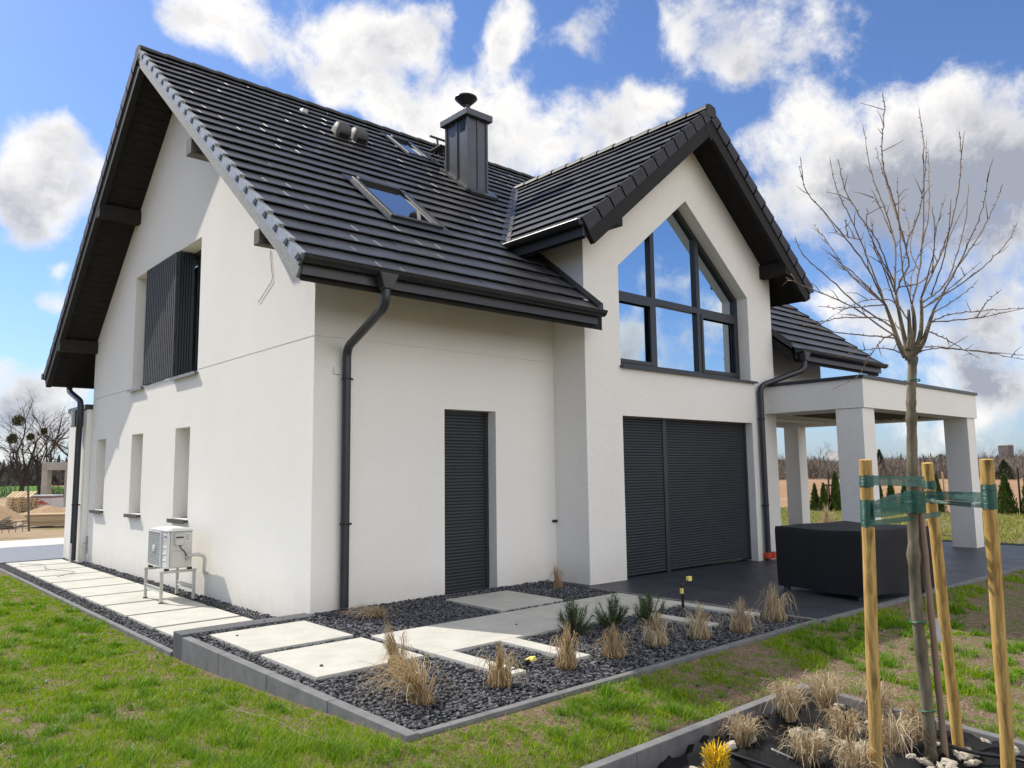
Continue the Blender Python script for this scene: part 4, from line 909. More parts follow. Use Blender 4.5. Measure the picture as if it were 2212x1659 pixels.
for xx, z0_, z1_ in (((-.60,-.30), .306, .334), ((-.655,-.235), -.112, -.098)):
    for x in xx:
        for y in (2.815,3.475): b = MB(); b.box(x-.028, x+.028, y-.024, y+.024, z0_, z1_); loc(b, 'rubber_foot', BLACK, ac, bevel=.004)

ac.location = Vector(ac.location) + Vector((.06,.20,-.022))

# ------------------------------------------------------------------ covered garden furniture
def cover():
    n, m_ = 44, 16; w_, dp_, h = 1.42, 1.24, .80
    COV = mat('black_cover', (.0055,.006,.009), (.010,.0105,.014), 3., .62, .35, bump=.6, bscale=5, bdet=7)
    per = []
    for i in range(n): per.append((-.5+i/n, -.5))
    for i in range(n): per.append((.5, -.5+i/n))
    for i in range(n): per.append((.5-i/n, .5))
    for i in range(n): per.append((-.5, .5-i/n))
    V = []; K = len(per)
    for j in range(m_+1):
        t = j/m_
        for i, (a, c) in enumerate(per):
            rr = 1 - .015*(1-t) if t < .95 else 1-.012*((t-.95)/.05)**2
            wob = .006*math.sin(i*.21+1.3*math.sin(i*.07))*(1-t*.6) + .004*math.sin(i*.33+t*3)*(1-t)
            x, y = a*w_*rr, c*dp_*rr; l = math.hypot(a, c)
            z = .05+.004*math.sin(i*.23)+(h-.05)*t
            if t > .8: z += (.012*math.cos(a*6.3)*math.cos(c*3.1)) * (t-.8)/.2 
            V.append((x+a/l*wob, y+c/l*wob, z))
    F = [(j*K+i, j*K+(i+1) % K, (j+1)*K+(i+1) % K, (j+1)*K+i) for j in range(m_) for i in range(K)]
    base = m_*K; rings = 8
    for r_ in range(1, rings+1):
        s = 1-r_/rings
        for i, (a, c) in enumerate(per):
            x, y = a*w_*.985*s, c*dp_*.985*s
            z = h + .012*math.cos(a*s*6.3)*math.cos(c*s*3.1) + .008*math.sin(a*s*9+c*s*4)*(1-s) - .012*math.exp(-((a*s-.12)/.07)**2)*s
            V.append((x, y, z))
        o0 = base+(r_-1)*K
        F += [(o0+i, o0+(i+1) % K, o0+K+(i+1) % K, o0+K+i) for i in range(K)]
    mb = MB(); mb.add(V, F); return mb, COV
mb, COV = cover()
fc = thing('covered_furniture', 'low garden furniture hidden under a black fabric cover on the dark terrace', 'furniture cover', (5.80,-3.30,.0), R(-11))
cv = mb.build('cover', COV, fc, smooth=True, auto=38)
b = MB()
for x in (-.62,.62):
    for y in (-.54,.54): b = MB(); b.box(x-.03, x+.03, y-.03, y+.03, -.02, .4); b.build('leg', GREYWOOD, fc)
b = MB(); b.box(-.6, .6, -.57, -.51, .05, .11); b.build('rail', GREYWOOD, fc)

# ------------------------------------------------------------------ garden spike lamp and bulb marker in the gravel
lp = thing('spike_light', 'thin black garden spike light with yellow tag in the gravel by the terrace', 'garden light', (3.25,-2.52,0))
b = MB(); b.tube([(-.012,0,-.02), (-.014,0,.25)], .009, 8); b.tube([(.012,.0,-.02), (.010,0,.22)], .008, 8); b.tube([(-.02,0,.245), (.14,0,.30)], .011, 8); b.build('stem', BLACK, lp)
YEL = mat('yellow_tag', (.75,.62,.10), (.8,.68,.2), 20., .5)
b = MB(); b.box(.10, .16, -.02, .02, .285, .335); b.build('yellow_tag', YEL, lp, bevel=.003); b = MB(); b.box(-.03, .0, -.015, .015, .16, .22); b.build('yellow_tag', YEL, lp, bevel=.003)
lp2 = thing('spike_light', 'black garden light lying flat in the gravel with a yellow tag', 'garden light', (.25,-3.23,.02), .3)
b = MB(); b.tube([(-.26,.03,.0), (-.06,0,.025)], .010, 8); b.tube([(-.06,0,.025), (.0,0,.03)], .02, 8); b.build('stem', BLACK, lp2)
b = MB(); b.hexa([(-.03,-.03,.03), (.05,-.035,.03), (.05,.03,.03), (-.03,.035,.03), (-.03,-.03,.045), (.05,-.02,.06), (.05,.03,.05), (-.03,.03,.045)]); b.build('yellow_tag', YEL, lp2)

# ------------------------------------------------------------------ dry ornamental grasses
STRAW = mat('dry_grass', (.30,.17,.065), None, rough=.7, spec=.25, c3=(.62,.50,.31), island=1.)
STRAWP = mat('pale_dry_grass', (.34,.22,.11), None, rough=.7, spec=.25, c3=(.66,.57,.40), island=1.)
def strips(paths, w):
    """paths (n,k,3): flat tapering strips facing mixed directions"""
    n, k, _ = paths.shape; a = rng.uniform(0, math.pi, n)
    side = np.stack([np.cos(a), np.sin(a), rng.normal(0,.3,n)], 1)[:,None,:]
    wd = (w[:,None]*np.linspace(1, .25, k)[None])[:,:,None]*.5
    V = np.stack([paths-side*wd, paths+side*wd], 2).reshape(-1, 3)
    j = np.arange(k-1); f = np.stack([2*j, 2*j+1, 2*j+3, 2*j+2], 1)
    return V, (f[None]+2*k*np.arange(n)[:,None,None]).reshape(-1, 4)
def tied_grass(h, rb, lean, seed, n=230, spill=.25):
    g = np.random.default_rng(seed); k = 9; t = np.linspace(0, 1, k)[None]
    a = g.uniform(0, 2*math.pi, n)[:,None]; r0 = np.sqrt(g.random(n))[:,None]*rb*.55
    hh = h*.90*(.62+.52*g.random(n)**1.8)[:,None]; tie = .56
    bulge = rb*(1.0)*np.sin(np.pi*np.clip(t/tie, 0, 1)*.86+.32)
    r = np.where(t < tie, r0*.3 + bulge*g.uniform(.55,1.05,n)[:,None], 0)
    fl = np.clip((t-tie)/(1-tie), 0, 1); flare = g.gamma(1.2,.4,n)[:,None]*rb*.42
    r = np.where(t < tie, r*(1-.75*sstep(.35, tie, t)), rb*.17 + flare*fl**1.4)
    z = hh*t; droop = g.random(n)[:,None] < .35
    z = z - droop*fl**2*hh*g.uniform(.05,.5,n)[:,None]
    jx = g.normal(0,.006,(n,k)); jy = g.normal(0,.006,(n,k))
    P = np.stack([r*np.cos(a)+jx+lean[0]*t**2*h, r*np.sin(a)+jy+lean[1]*t**2*h, z], -1)
    # loose blades hanging outside
    m = int(n*spill); a = g.uniform(0, 2*math.pi, m)[:,None]; hh = h*g.uniform(.4,.8,m)[:,None]
    r = rb*.5 + rb*g.uniform(.6,2.1,m)[:,None]*t**1.2; z = hh*np.sin(np.pi*np.clip(t*.97,0,1)*g.uniform(.75,1.,m)[:,None])
    Q = np.stack([r*np.cos(a)+g.normal(0,.008,(m,k)), r*np.sin(a)+g.normal(0,.008,(m,k)), z+.005], -1)
    return strips(np.concatenate([P, Q]), g.uniform(.004,.0105,n+m))
def mop_grass(h, r_, seed, n=330, dirn=None):
    g = np.random.default_rng(seed); k = 10; t = np.linspace(0, 1, k)[None]
    a = g.uniform(0, 2*math.pi, n)[:,None] if dirn is None else g.normal(dirn, .75, n)[:,None]
    hh = h*g.uniform(.55,1.15,n)[:,None]; rr = r_*g.uniform(.25,1.25,n)[:,None]
    up = np.sin(np.pi*np.clip(t, 0, 1)*g.uniform(.45,.95,n)[:,None])
    w = g.normal(0,.35,n)[:,None]
    x = (.035*np.sqrt(g.random(n))[:,None] + rr*t**1.25)
    P = np.stack([x*np.cos(a+w*t)+g.normal(0,.006,(n,k)), x*np.sin(a+w*t)+g.normal(0,.006,(n,k)), hh*up+.003], -1)
    return strips(P, g.uniform(.004,.009,n))
def grass_thing(V, F, m, loc_, rz, label, group):
    o = np_mesh('ornamental_grass', V, F, m); o.location = loc_; o.rotation_euler = (0,0,rz)
    return tag(o, label, 'ornamental grass', group)
G1 = 'dried ornamental grasses in the grey gravel bed'
row = [((-.30,-3.50), .40, .082, (.02,.02), 'tan grass bundle in the gravel beside the white strip end, row nearest the lawn'),
       ((.405,-3.48), .45, .072, (-.02,.0), 'tallest slim tied grass bundle on sunlit gravel between two white strip ends'),
       ((.954,-3.50), .36, .088, (.05,.03), 'stubby sunlit grass bundle on the edge of the house shadow in gravel'),
       ((1.535,-3.48), .39, .092, (.0,.03), 'dry grass bundle in shaded gravel in front of the third dwarf pine'),
       ((2.02,-3.59), .43, .088, (-.03,.05), 'dry grass bundle in shaded gravel covering the tip of a white strip'),
       ((2.532,-3.70), .42, .090, (.03,.0), 'dry grass bundle in shaded gravel before the longest white strip by the terrace'),
       ((3.218,-3.66), .50, .105, (-.02,.03), 'big pale grass bundle at the terrace corner, farthest of the front row')]
for i, (p, h, rb, ln, lab) in enumerate(row):
    V, F = tied_grass(h*.84, rb, ln, 20+i); grass_thing(V, F, STRAW if i < 3 else STRAWP, (*p, -.01), i*1.1, lab, G1)
V, F = tied_grass(.42, .062, (-.12,.22), 41, 170); grass_thing(V, F, STRAW, (-.66,-2.72,-.01), 0, 'windswept tan grass leaning over the second white slab', G1)
V, F = tied_grass(.24, .08, (-.14,.10), 42, 120, .2); V2, F2 = mop_grass(.29, .36, 43, 300, R(140)); grass_thing(np.concatenate([V, V2]), np.concatenate([F, F2+len(V)]), STRAW, (-.93,-3.44,-.01), 0, 'largest drooping tan grass in the gravel by the near kerb corner', G1)
V, F = mop_grass(.13, .36, 44, 260, R(-175)); grass_thing(V, F, STRAWP, (.52,-.60,-.0), R(0), 'flattened dry grass lying on gravel beside the corner downpipe', G1)
V, F = tied_grass(.36, .055, (-.13,.05), 45, 120); grass_thing(V, F, STRAW, (3.30,-.50,-.01), 0, 'small bent grass bundle in gravel against the bay wall corner', G1)
V, F = tied_grass(.7, .2, (0,0), 46, 260); grass_thing(V, F, STRAWP, (17.2,2.7,-.14), 0, 'pale dry grass clump on the lawn behind the terrace canopy', 'dry grasses on the far lawn')
V, F = tied_grass(.6, .2, (0,0), 47, 260); grass_thing(V, F, STRAWP, (18.2,.3,-.14), 0, 'dry grass clump on the lawn seen between the tree stakes', 'dry grasses on the far lawn')

# ------------------------------------------------------------------ dwarf pines
NEEDLE = mat('pine_needle', (.022,.060,.018), None, rough=.55, spec=.35, c3=(.07,.14,.03), island=1.)
BARK = mat('twig_bark', (.10,.07,.05), (.16,.12,.09), 20., .85, .2)
def pine(seed, r_, h):
    g = np.random.default_rng(seed); pts = []; ang = []; root = []
    stems = MB(); PP = []; DD = []
    for i in range(30):
        a = g.uniform(0, 2*math.pi); el = g.uniform(.25, 1.45); L = g.uniform(.7, 1.05)
        tip = np.array([math.cos(a)*math.cos(el)*r_*L, math.sin(a)*math.cos(el)*r_*L, math.sin(el)*h*L+.03])
        stems.tube([(0,0,-.02), tuple(tip*.5+[0,0,-.02]), tuple(tip)], [.007,.005,.003], 5)
        d = tip/np.linalg.norm(tip)
        for s in np.linspace(.35, 1, 75):
            p = tip*s + [0,0,-.08*s*(1-s)]; v = g.normal(0,1,3); v -= d*v.dot(d); v /= np.linalg.norm(v)
            PP.append(p); DD.append((v*.75+d*.85)*g.uniform(.04,.065))
    PP = np.array(PP); DD = np.array(DD); t = np.array([0,.5,1.])[None,:,None]
    V, F = strips(PP[:,None,:]+DD[:,None,:]*t, np.full(len(PP), .0035)); return V, F, stems
for p, sd, lab in (((1.35,-2.66), 1, 'dwarf pine with a tan grass bundle right in front of it, nearest the camera'), ((1.80,-2.73), 2, 'dwarf pine of upright shoots in the middle of the three beside the white paving'), ((2.21,-2.85), 3, 'dwarf pine at the inner end of the gravel next to a white strip')):
    t = thing('dwarf_pine', lab, 'dwarf pine', (*p, 0), sd*1.7, 'dwarf pines in the gravel bed'); V, F, st = pine(sd, .20, .30+.03*(sd == 2))
    np_mesh('foliage', V, F, NEEDLE, t); st.build('stem', BARK, t)

# ------------------------------------------------------------------ planting bed in the foreground
def fabric():
    n = 150; xs = np.linspace(-2.6, 1.632, n); ys = np.linspace(-8.9, -4.812, n); X, Y = np.meshgrid(xs, ys, indexing='ij')
    w = vnoise(X*2.1+5, Y*2.1, 5); w2 = vnoise(X*6+3*w, Y*5+2*w, 6); w3 = vnoise(X*17+w2*5, Y*15, 8)
    fold = np.abs(np.sin(6.5*X+3.2*Y+5*w))**6*.055 + np.abs(np.sin(-4.5*X+7.5*Y+6*w2))**9*.05
    Z = -.235 + .07*w + .05*(w2-.5) + .018*(w3-.5) + fold*sstep(.3,.75,w2)
    Z = Z - .045*np.clip(-5-Y, 0, 2)
    V = np.stack([X, Y, Z], -1).reshape(-1,3); i = (np.arange(n-1)[:,None]*n+np.arange(n-1)[None]).ravel()
    m = mat('weed_membrane', (.008,.008,.009), (.014,.014,.015), 3., .75, .15, bump=.25, bscale=420)
    o = np_mesh('weed_membrane', V, np.stack([i, i+n, i+n+1, i+1], 1), m, smooth=True)
    tag(o, 'crumpled black weed membrane covering the foreground planting bed', 'fabric')
    return lambda x, y: float(Z[np.argmin(abs(xs-x)), np.argmin(abs(ys-y))])
fz = fabric()
b = MB(); b.hexa([(.86,-5.62,-.16), (1.05,-5.75,-.16), (1.10,-5.60,-.17), (.95,-5.52,-.17), (.90,-5.63,-.06), (1.06,-5.76,-.14), (1.11,-5.60,-.15), (.97,-5.53,-.09)])
G2 = 'dry grasses planted in the foreground membrane bed'
mops = [((.49,-4.98), .21, .15, 'dry grass mop above the yellow flowers, low against the bed kerb'), ((.94,-5.05), .27, .17, 'dry grass mop standing tall at the kerb just left of the bed corner'), ((1.36,-5.10), .27, .19, 'dry grass mop filling the far corner of the kerbed bed'),
        ((.48,-5.42), .22, .17, 'dry grass mop on bare black membrane, beside a white label peg'), ((1.04,-5.39), .25, .17, 'dry grass mop among pale limestone rocks left of the front stake'), ((.44,-5.74), .24, .17, 'dry grass mop at the picture bottom just left of the front stake'),
        ((.98,-5.72), .27, .19, 'dry grass mop right beside the foot of the young tree trunk'), ((1.50,-5.40), .34, .17, 'tall pale grass mop against the kerb behind the front stake'), ((1.45,-5.68), .24, .10, 'narrow dry grass tuft behind the brown support cane')]
for i, (p, h, r_, lab) in enumerate(mops):
    V, F = mop_grass(h*.86, r_*.88, 60+i, 240); grass_thing(V, F, STRAWP, (*p, fz(*p)-.01), i, lab, G2)
LIME = mat('limestone', (.40,.35,.27), (.58,.53,.45), 12., .9, .2, bump=.5, bscale=40)
def rock(seed):
    g = np.random.default_rng(seed); bm = bmesh.new(); bmesh.ops.create_icosphere(bm, subdivisions=2, radius=1)
    for v in bm.verts:
        d = np.array(v.co); k = 1 + .22*math.sin(d[0]*4+seed)*math.cos(d[1]*3+seed*2) + .12*g.normal()*.6
        v.co = Vector((d[0]*k*1.3, d[1]*k*.85, d[2]*k*.55))
    me = bpy.data.meshes.new('rock'); bm.to_mesh(me); bm.free(); me.materials.append(LIME); return me
RK = [rock(i) for i in range(5)]
g = random.Random(11)
spots = [(1.17+g.uniform(-.3,.35), -5.30+g.uniform(-.24,.18), g.uniform(.03,.06)) for _ in range(26)] + [(1.12+g.uniform(-.3,.3), -5.98+g.uniform(-.12,.12), g.uniform(.022,.045)) for _ in range(26)] + [(.32,-4.99,.045), (.22,-5.03,.03), (.03,-5.06,.05), (.56,-4.98,.05), (-.08,-5.02,.04), (1.50,-6.2,.05), (1.55,-6.05,.03), (1.6,-6.45,.05)]
for i, (x, y, s) in enumerate(spots):
    o = bpy.data.objects.new('limestone_rock', RK[i % 5]); C.objects.link(o); o.location = (x, y, fz(x, y)+s*.3); o.scale = (s*.92, s*.92, s*.92); o.rotation_euler = (g.uniform(-.4,.4), g.uniform(-.4,.4), g.uniform(0,6.28))
    if 26 <= i < 52: lab, gp = 'pale limestone rock heaped round the foot of the young tree', 'limestone rocks round the tree foot'
    elif i < 26: lab, gp = 'pale limestone rock lying among the dry grass mops on black membrane', 'limestone rocks among the dry grasses'
    else: lab, gp = 'pale limestone rock lying loose along the kerb of the membrane bed', 'limestone rocks along the bed kerb'
    tag(o, lab, 'rock', gp)
YF = mat('yellow_petal', (.70,.42,.01), None, rough=.55, spec=.3, c3=(.85,.62,.03), island=1.)
t = thing('yellow_flower', 'clump of bright yellow flowers on the black membrane at the picture bottom', 'flower', (-.105,-5.175,-.22))
gg = np.random.default_rng(4); n = 300; a = gg.uniform(0, 2*math.pi, n); r_ = np.sqrt(gg.random(n))*.062
base = np.stack([r_*np.cos(a), r_*np.sin(a), .03+gg.uniform(0,.13,n)], 1); d = np.stack([np.cos(a)*gg.uniform(.2,1,n), np.sin(a)*gg.uniform(.2,1,n), gg.uniform(.5,1.2,n)], 1)*gg.uniform(.03,.055,n)[:,None]
V, F = strips(base[:,None,:]+d[:,None,:]*np.array([0,.5,1.])[None,:,None], np.full(n, .012)); np_mesh('petals', V, F, YF, t)
V, F = mop_grass(.13, .06, 77, 60); np_mesh('stem', V, F, mat('stem_green', (.08,.13,.03), None, c3=(.2,.2,.05), island=1.), t)
HOSE = mat('hose_rubber', (.012,.012,.013), None, rough=.35, spec=.5)
b = MB(); pts = [(-.25,-5.55), (.0,-5.02), (.08,-4.96), (.16,-5.05), (.2,-5.6)]; b.tube(arc([(x, y, fz(x, y)+.03) for x, y in pts], .15), .012, 8); tag(b.build('irrigation_hose', HOSE, smooth=True), 'black irrigation hose looping beside the yellow flowers', 'hose')
b = MB(); pts = [(.3,-5.9), (.52,-5.60), (.75,-5.52), (.95,-5.30)]; b.tube(arc([(x, y, fz(x, y)+.03) for x, y in pts], .1), .011, 8); tag(b.build('irrigation_hose', HOSE, smooth=True), 'black irrigation hose running between the dry grass mops left of the front stake', 'hose')
b = MB(); pts = [(1.15,-5.85), (1.25,-6.05), (1.33,-6.3), (1.2,-6.6)]; b.tube(arc([(x, y, fz(x, y)+.04) for x, y in pts], .1), .012, 8); tag(b.build('irrigation_hose', HOSE, smooth=True), 'glossy black hose behind the stakes on the right of the young tree', 'hose')
b = MB(); b.hexa([(.30,-5.30,fz(.3,-5.3)+.02), (.42,-5.36,fz(.42,-5.36)+.02), (.43,-5.34,fz(.42,-5.36)+.02), (.31,-5.28,fz(.3,-5.3)+.02)]+[(.30,-5.30,fz(.3,-5.3)+.028), (.42,-5.36,fz(.42,-5.36)+.028), (.43,-5.34,fz(.42,-5.36)+.028), (.31,-5.28,fz(.3,-5.3)+.028)]); tag(b.build('label_peg', WHITE), 'flat white peg lying on the black membrane', 'peg')

# ------------------------------------------------------------------ young tree with stakes and ties
TRUNK= [[1.053, -5.906, -0.257], [0.987, -5.923, 0.239], [0.915, -5.933, 0.737], [0.862, -5.97, 1.29], [0.833, -6.006, 1.705], [0.812, -6.026, 1.954], [0.804, -6.056, 2.203]]
STEMS= [[[0.784, -6.035, 2.181], [0.778, -6.029, 2.284], [0.749, -6.021, 2.426], [0.703, -6.022, 2.575]], [[0.787, -6.039, 2.191], [0.821, -6.065, 2.345], [0.77, -6.091, 2.438], [0.779, -6.08, 2.513]], [[0.791, -6.042, 2.191], [0.833, -6.087, 2.302], [0.849, -6.104, 2.425], [0.818, -6.121, 2.553]], [[0.771, -6.026, 2.201], [0.723, -6.012, 2.28], [0.7, -5.99, 2.404], [0.66, -5.974, 2.515]], [[0.802, -6.053, 2.201], [0.828, -6.106, 2.278], [0.851, -6.138, 2.379], [0.88, -6.166, 2.481]], [[0.78, -6.04, 2.241], [0.773, -6.059, 2.341], [0.766, -6.064, 2.483]]]
SHOOTS= [[[0.66, -5.974, 2.515], [0.464, -5.954, 2.735], [0.204, -5.88, 2.976], [0.007, -5.847, 3.11], [-0.113, -5.884, 3.259]], [[0.66, -5.974, 2.515], [0.615, -5.928, 2.736], [0.533, -5.861, 3.041], [0.479, -5.804, 3.246], [0.466, -5.782, 3.443]], [[0.703, -6.022, 2.575], [0.606, -6.05, 2.591], [0.519, -6.087, 2.606], [0.356, -6.083, 2.807], [0.193, -6.067, 2.925], [0.04, -6.06, 3.037], [-0.088, -6.081, 3.189]], [[0.645, -6.039, 2.585], [0.74, -6.024, 2.863], [0.785, -5.962, 3.133], [0.813, -5.884, 3.393], [0.851, -5.831, 3.76]], [[0.703, -6.022, 2.575], [0.686, -6.068, 2.662], [0.676, -6.119, 2.747], [0.588, -6.119, 2.945], [0.504, -6.117, 3.111], [0.42, -6.113, 3.264], [0.367, -6.136, 3.414], [0.332, -6.175, 3.561], [0.282, -6.192, 3.648]], [[0.623, -6.119, 2.866], [0.751, -6.019, 3.163], [0.873, -5.916, 3.465], [1.036, -5.832, 3.657]], [[0.779, -6.08, 2.513], [0.876, -6.1, 2.733], [0.955, -6.116, 3.043], [1.009, -6.131, 3.489], [1.069, -6.111, 3.669], [1.119, -6.084, 3.859]], [[0.641, -6.119, 2.826], [0.643, -6.208, 3.026], [0.61, -6.259, 3.186], [0.562, -6.305, 3.402]], [[0.908, -6.106, 2.857], [1.053, -6.115, 3.118], [1.168, -6.095, 3.373], [1.273, -6.067, 3.633]], [[0.818, -6.121, 2.553], [0.892, -6.213, 2.796], [0.941, -6.277, 2.999], [0.971, -6.331, 3.254], [0.973, -6.351, 3.44], [0.964, -6.351, 3.565]], [[0.826, -6.117, 2.521], [0.976, -6.212, 2.653], [1.069, -6.273, 2.888], [1.135, -6.303, 3.087], [1.179, -6.315, 3.299]], [[0.88, -6.166, 2.481], [0.878, -6.294, 2.683], [0.852, -6.396, 2.849], [0.817, -6.489, 3.019], [0.746, -6.55, 3.187]], [[0.88, -6.166, 2.481], [1.083, -6.239, 2.749], [1.293, -6.311, 2.976], [1.475, -6.358, 3.191], [1.634, -6.378, 3.376]], [[0.833, -6.113, 2.489], [1.016, -6.233, 2.613], [1.21, -6.369, 2.775], [1.352, -6.459, 2.931], [1.436, -6.491, 3.054]], [[0.66, -5.974, 2.515], [0.65, -5.787, 2.727], [0.666, -5.633, 2.994], [0.741, -5.512, 3.145]], [[0.66, -5.974, 2.515], [0.648, -5.739, 2.791], [0.752, -5.585, 2.908]], [[0.706, -5.995, 2.373], [0.496, -5.894, 2.497], [0.287, -5.801, 2.666], [0.128, -5.744, 2.782], [0.042, -5.748, 2.87]], [[0.717, -6.006, 2.311], [0.458, -5.861, 2.497], [0.23, -5.731, 2.59], [0.075, -5.66, 2.65]], [[0.66, -5.974, 2.515], [0.331, -5.898, 2.464], [0.043, -5.863, 2.441]], [[0.664, -5.975, 2.398], [0.522, -5.967, 2.417], [0.297, -5.88, 2.403], [0.108, -5.822, 2.369], [-0.074, -5.777, 2.383]], [[0.717, -6.006, 2.311], [0.445, -5.954, 2.305], [0.145, -5.878, 2.307], [-0.119, -5.838, 2.33]], [[0.858, -6.145, 2.405], [0.889, -6.264, 2.441], [0.967, -6.419, 2.446], [1.054, -6.583, 2.443]], [[0.858, -6.145, 2.405], [1.077, -6.294, 2.429], [1.269, -6.421, 2.469], [1.462, -6.552, 2.525]], [[0.822, -6.093, 2.259], [0.72, -6.217, 2.233], [0.688, -6.401, 2.187], [0.728, -6.647, 2.133]], [[0.845, -6.13, 2.354], [0.994, -6.173, 2.318], [1.144, -6.213, 2.265], [1.303, -6.262, 2.21]], [[0.808, -6.066, 2.22], [0.845, -6.173, 2.241], [0.974, -6.356, 2.21], [1.116, -6.545, 2.155]], [[0.759, -6.022, 2.221], [0.61, -5.977, 2.243], [0.459, -5.924, 2.226], [0.283, -5.844, 2.179]], [[0.712, -6.001, 2.342], [0.736, -5.91, 2.316], [0.763, -5.809, 2.216], [0.796, -5.714, 2.111], [0.768, -5.57, 2.047]], [[0.779, -6.08, 2.513], [0.714, -6.066, 2.744], [0.673, -6.083, 3.044], [0.645, -6.101, 3.268]], [[0.606, -6.05, 2.591], [0.45, -6.015, 2.831], [0.39, -6.05, 2.971]], [[0.863, -6.176, 2.699], [0.852, -6.219, 2.943], [0.868, -6.283, 3.164]], [[0.873, -6.159, 2.455], [1.115, -6.256, 2.592], [1.297, -6.296, 2.708]], [[0.589, -6.058, 2.594], [0.419, -6.078, 2.711], [0.229, -6.084, 2.851], [0.1, -6.137, 2.944]], [[0.714, -6.066, 2.744], [0.98, -6.019, 3.018], [1.187, -5.919, 3.285]], [[0.66, -5.974, 2.515], [0.3, -5.99, 2.611], [-0.06, -6.001, 2.682]], [[0.758, -5.999, 2.971], [0.765, -5.932, 3.169], [0.801, -5.875, 3.254]], [[0.876, -6.1, 2.733], [0.969, -6.026, 2.905], [1.122, -6.022, 3.18]], [[0.886, -6.155, 2.574], [0.665, -6.329, 2.779], [0.398, -6.46, 2.975]], [[0.566, -5.888, 2.919], [0.63, -5.791, 2.971], [0.664, -5.671, 3.056]], [[0.63, -5.791, 2.971], [0.472, -5.854, 2.977], [0.316, -5.92, 2.99]], [[0.696, -6.04, 2.61], [0.879, -6.155, 2.701], [1.069, -6.329, 3.151]], [[0.818, -6.121, 2.553], [0.598, -6.289, 2.776], [0.317, -6.393, 2.933]], [[0.737, -6.021, 2.463], [0.424, -6.081, 2.642], [0.121, -6.145, 2.786]], [[1.115, -6.319, 2.437], [0.957, -6.425, 2.488], [0.817, -6.546, 2.525]], [[0.764, -6.025, 2.355], [0.904, -5.869, 2.469], [0.885, -5.567, 2.553]], [[0.77, -6.062, 2.412], [0.583, -6.045, 2.513], [0.358, -5.976, 2.494], [0.156, -5.918, 2.408]], [[0.87, -6.137, 2.514], [1.104, -6.206, 2.653], [1.358, -6.3, 2.832]], [[0.766, -6.077, 2.559], [0.992, -6.017, 2.748], [1.247, -5.986, 2.965]]]
TRUNKM = mat('young_bark', (.058,.050,.032), (.27,.23,.16), 9., .85, .2, bump=.5, bscale=60, stretch=(1,1,.35))
SHOOTM = mat('shoot_bark', (.14,.10,.075), (.24,.185,.14), 10., .7, .3)
def smooth_path(P, k=5):
    P = [Vector(p) for p in P]; Q = [P[0]*2-P[1]]+P+[P[-1]*2-P[-2]]; out = []
    for i in range(1, len(Q)-2):
        for j in range(k):
            t = j/k; a, b, c, d = Q[i-1:i+3]
            out.append(.5*((2*b)+(c-a)*t+(2*a-5*b+4*c-d)*t*t+(3*b-a-3*c+d)*t**3))
    return out+[P[-1]]
yt = thing('young_tree', 'young bare globe-headed tree held by green ties between three round stakes', 'tree', TRUNK[0])
def tloc(mb, name, m, **k): o = mb.build(name, m, yt, **k); o.matrix_parent_inverse = Matrix.Translation(-yt.location); return o
b = MB(); P = smooth_path(TRUNK, 8); n = len(P); rr = [.0365-.0115*(i/n)+.0035*math.sin(i*2.3)*math.sin(i*.7)+(.006 if i in (12, 20, 29, 36) else 0) for i in range(n)]; rr[-1] = .030; b.tube(P, rr, 14)
tloc(b, 'trunk', TRUNKM, smooth=True)
b = MB()
for s in STEMS: b = MB(); P = smooth_path(s, 5); b.tube(P, [.018-.010*i/len(P) for i in range(len(P))], 8); tloc(b, 'limb', TRUNKM, smooth=True)
b = MB(); g = random.Random(9)
for i, s in enumerate(SHOOTS):
    P = smooth_path(s, 7); L_ = sum((P[j+1]-P[j]).length for j in range(len(P)-1)); n = len(P)
    P = [p + Vector((g.gauss(0,.0018), g.gauss(0,.0018), g.gauss(0,.0018))) if 0 < j < n-1 else p for j, p in enumerate(P)]
    r0 = .0026+.0034*min(L_,1.3)/1.3; b.tube(P, [r0*(1-.72*j/n)+.0007*(j % 3 == 0) for j in range(n)], 6)
    for j in range(2, n-1, 2):   # buds
        d = Vector((g.uniform(-1,1), g.uniform(-1,1), g.uniform(-.2,1))).normalized(); b.tube([P[j], P[j]+d*.009, P[j]+d*.016], [.0022,.0024,.0008], 5)
    for j in range(3, n-2):      # fine side twigs
        if g.random() < .11:
            d = (P[j+1]-P[j]).normalized()*.7 + Vector((g.uniform(-1,1), g.uniform(-1,1), g.uniform(-.3,.8))); d.normalize(); l = g.uniform(.05,.16)
            b.tube([P[j], P[j]+d*l*.5+Vector((0,0,g.uniform(-.01,.02))), P[j]+d*l], [.0028,.0022,.0012], 4)
tloc(b, 'crown', SHOOTM, smooth=True)
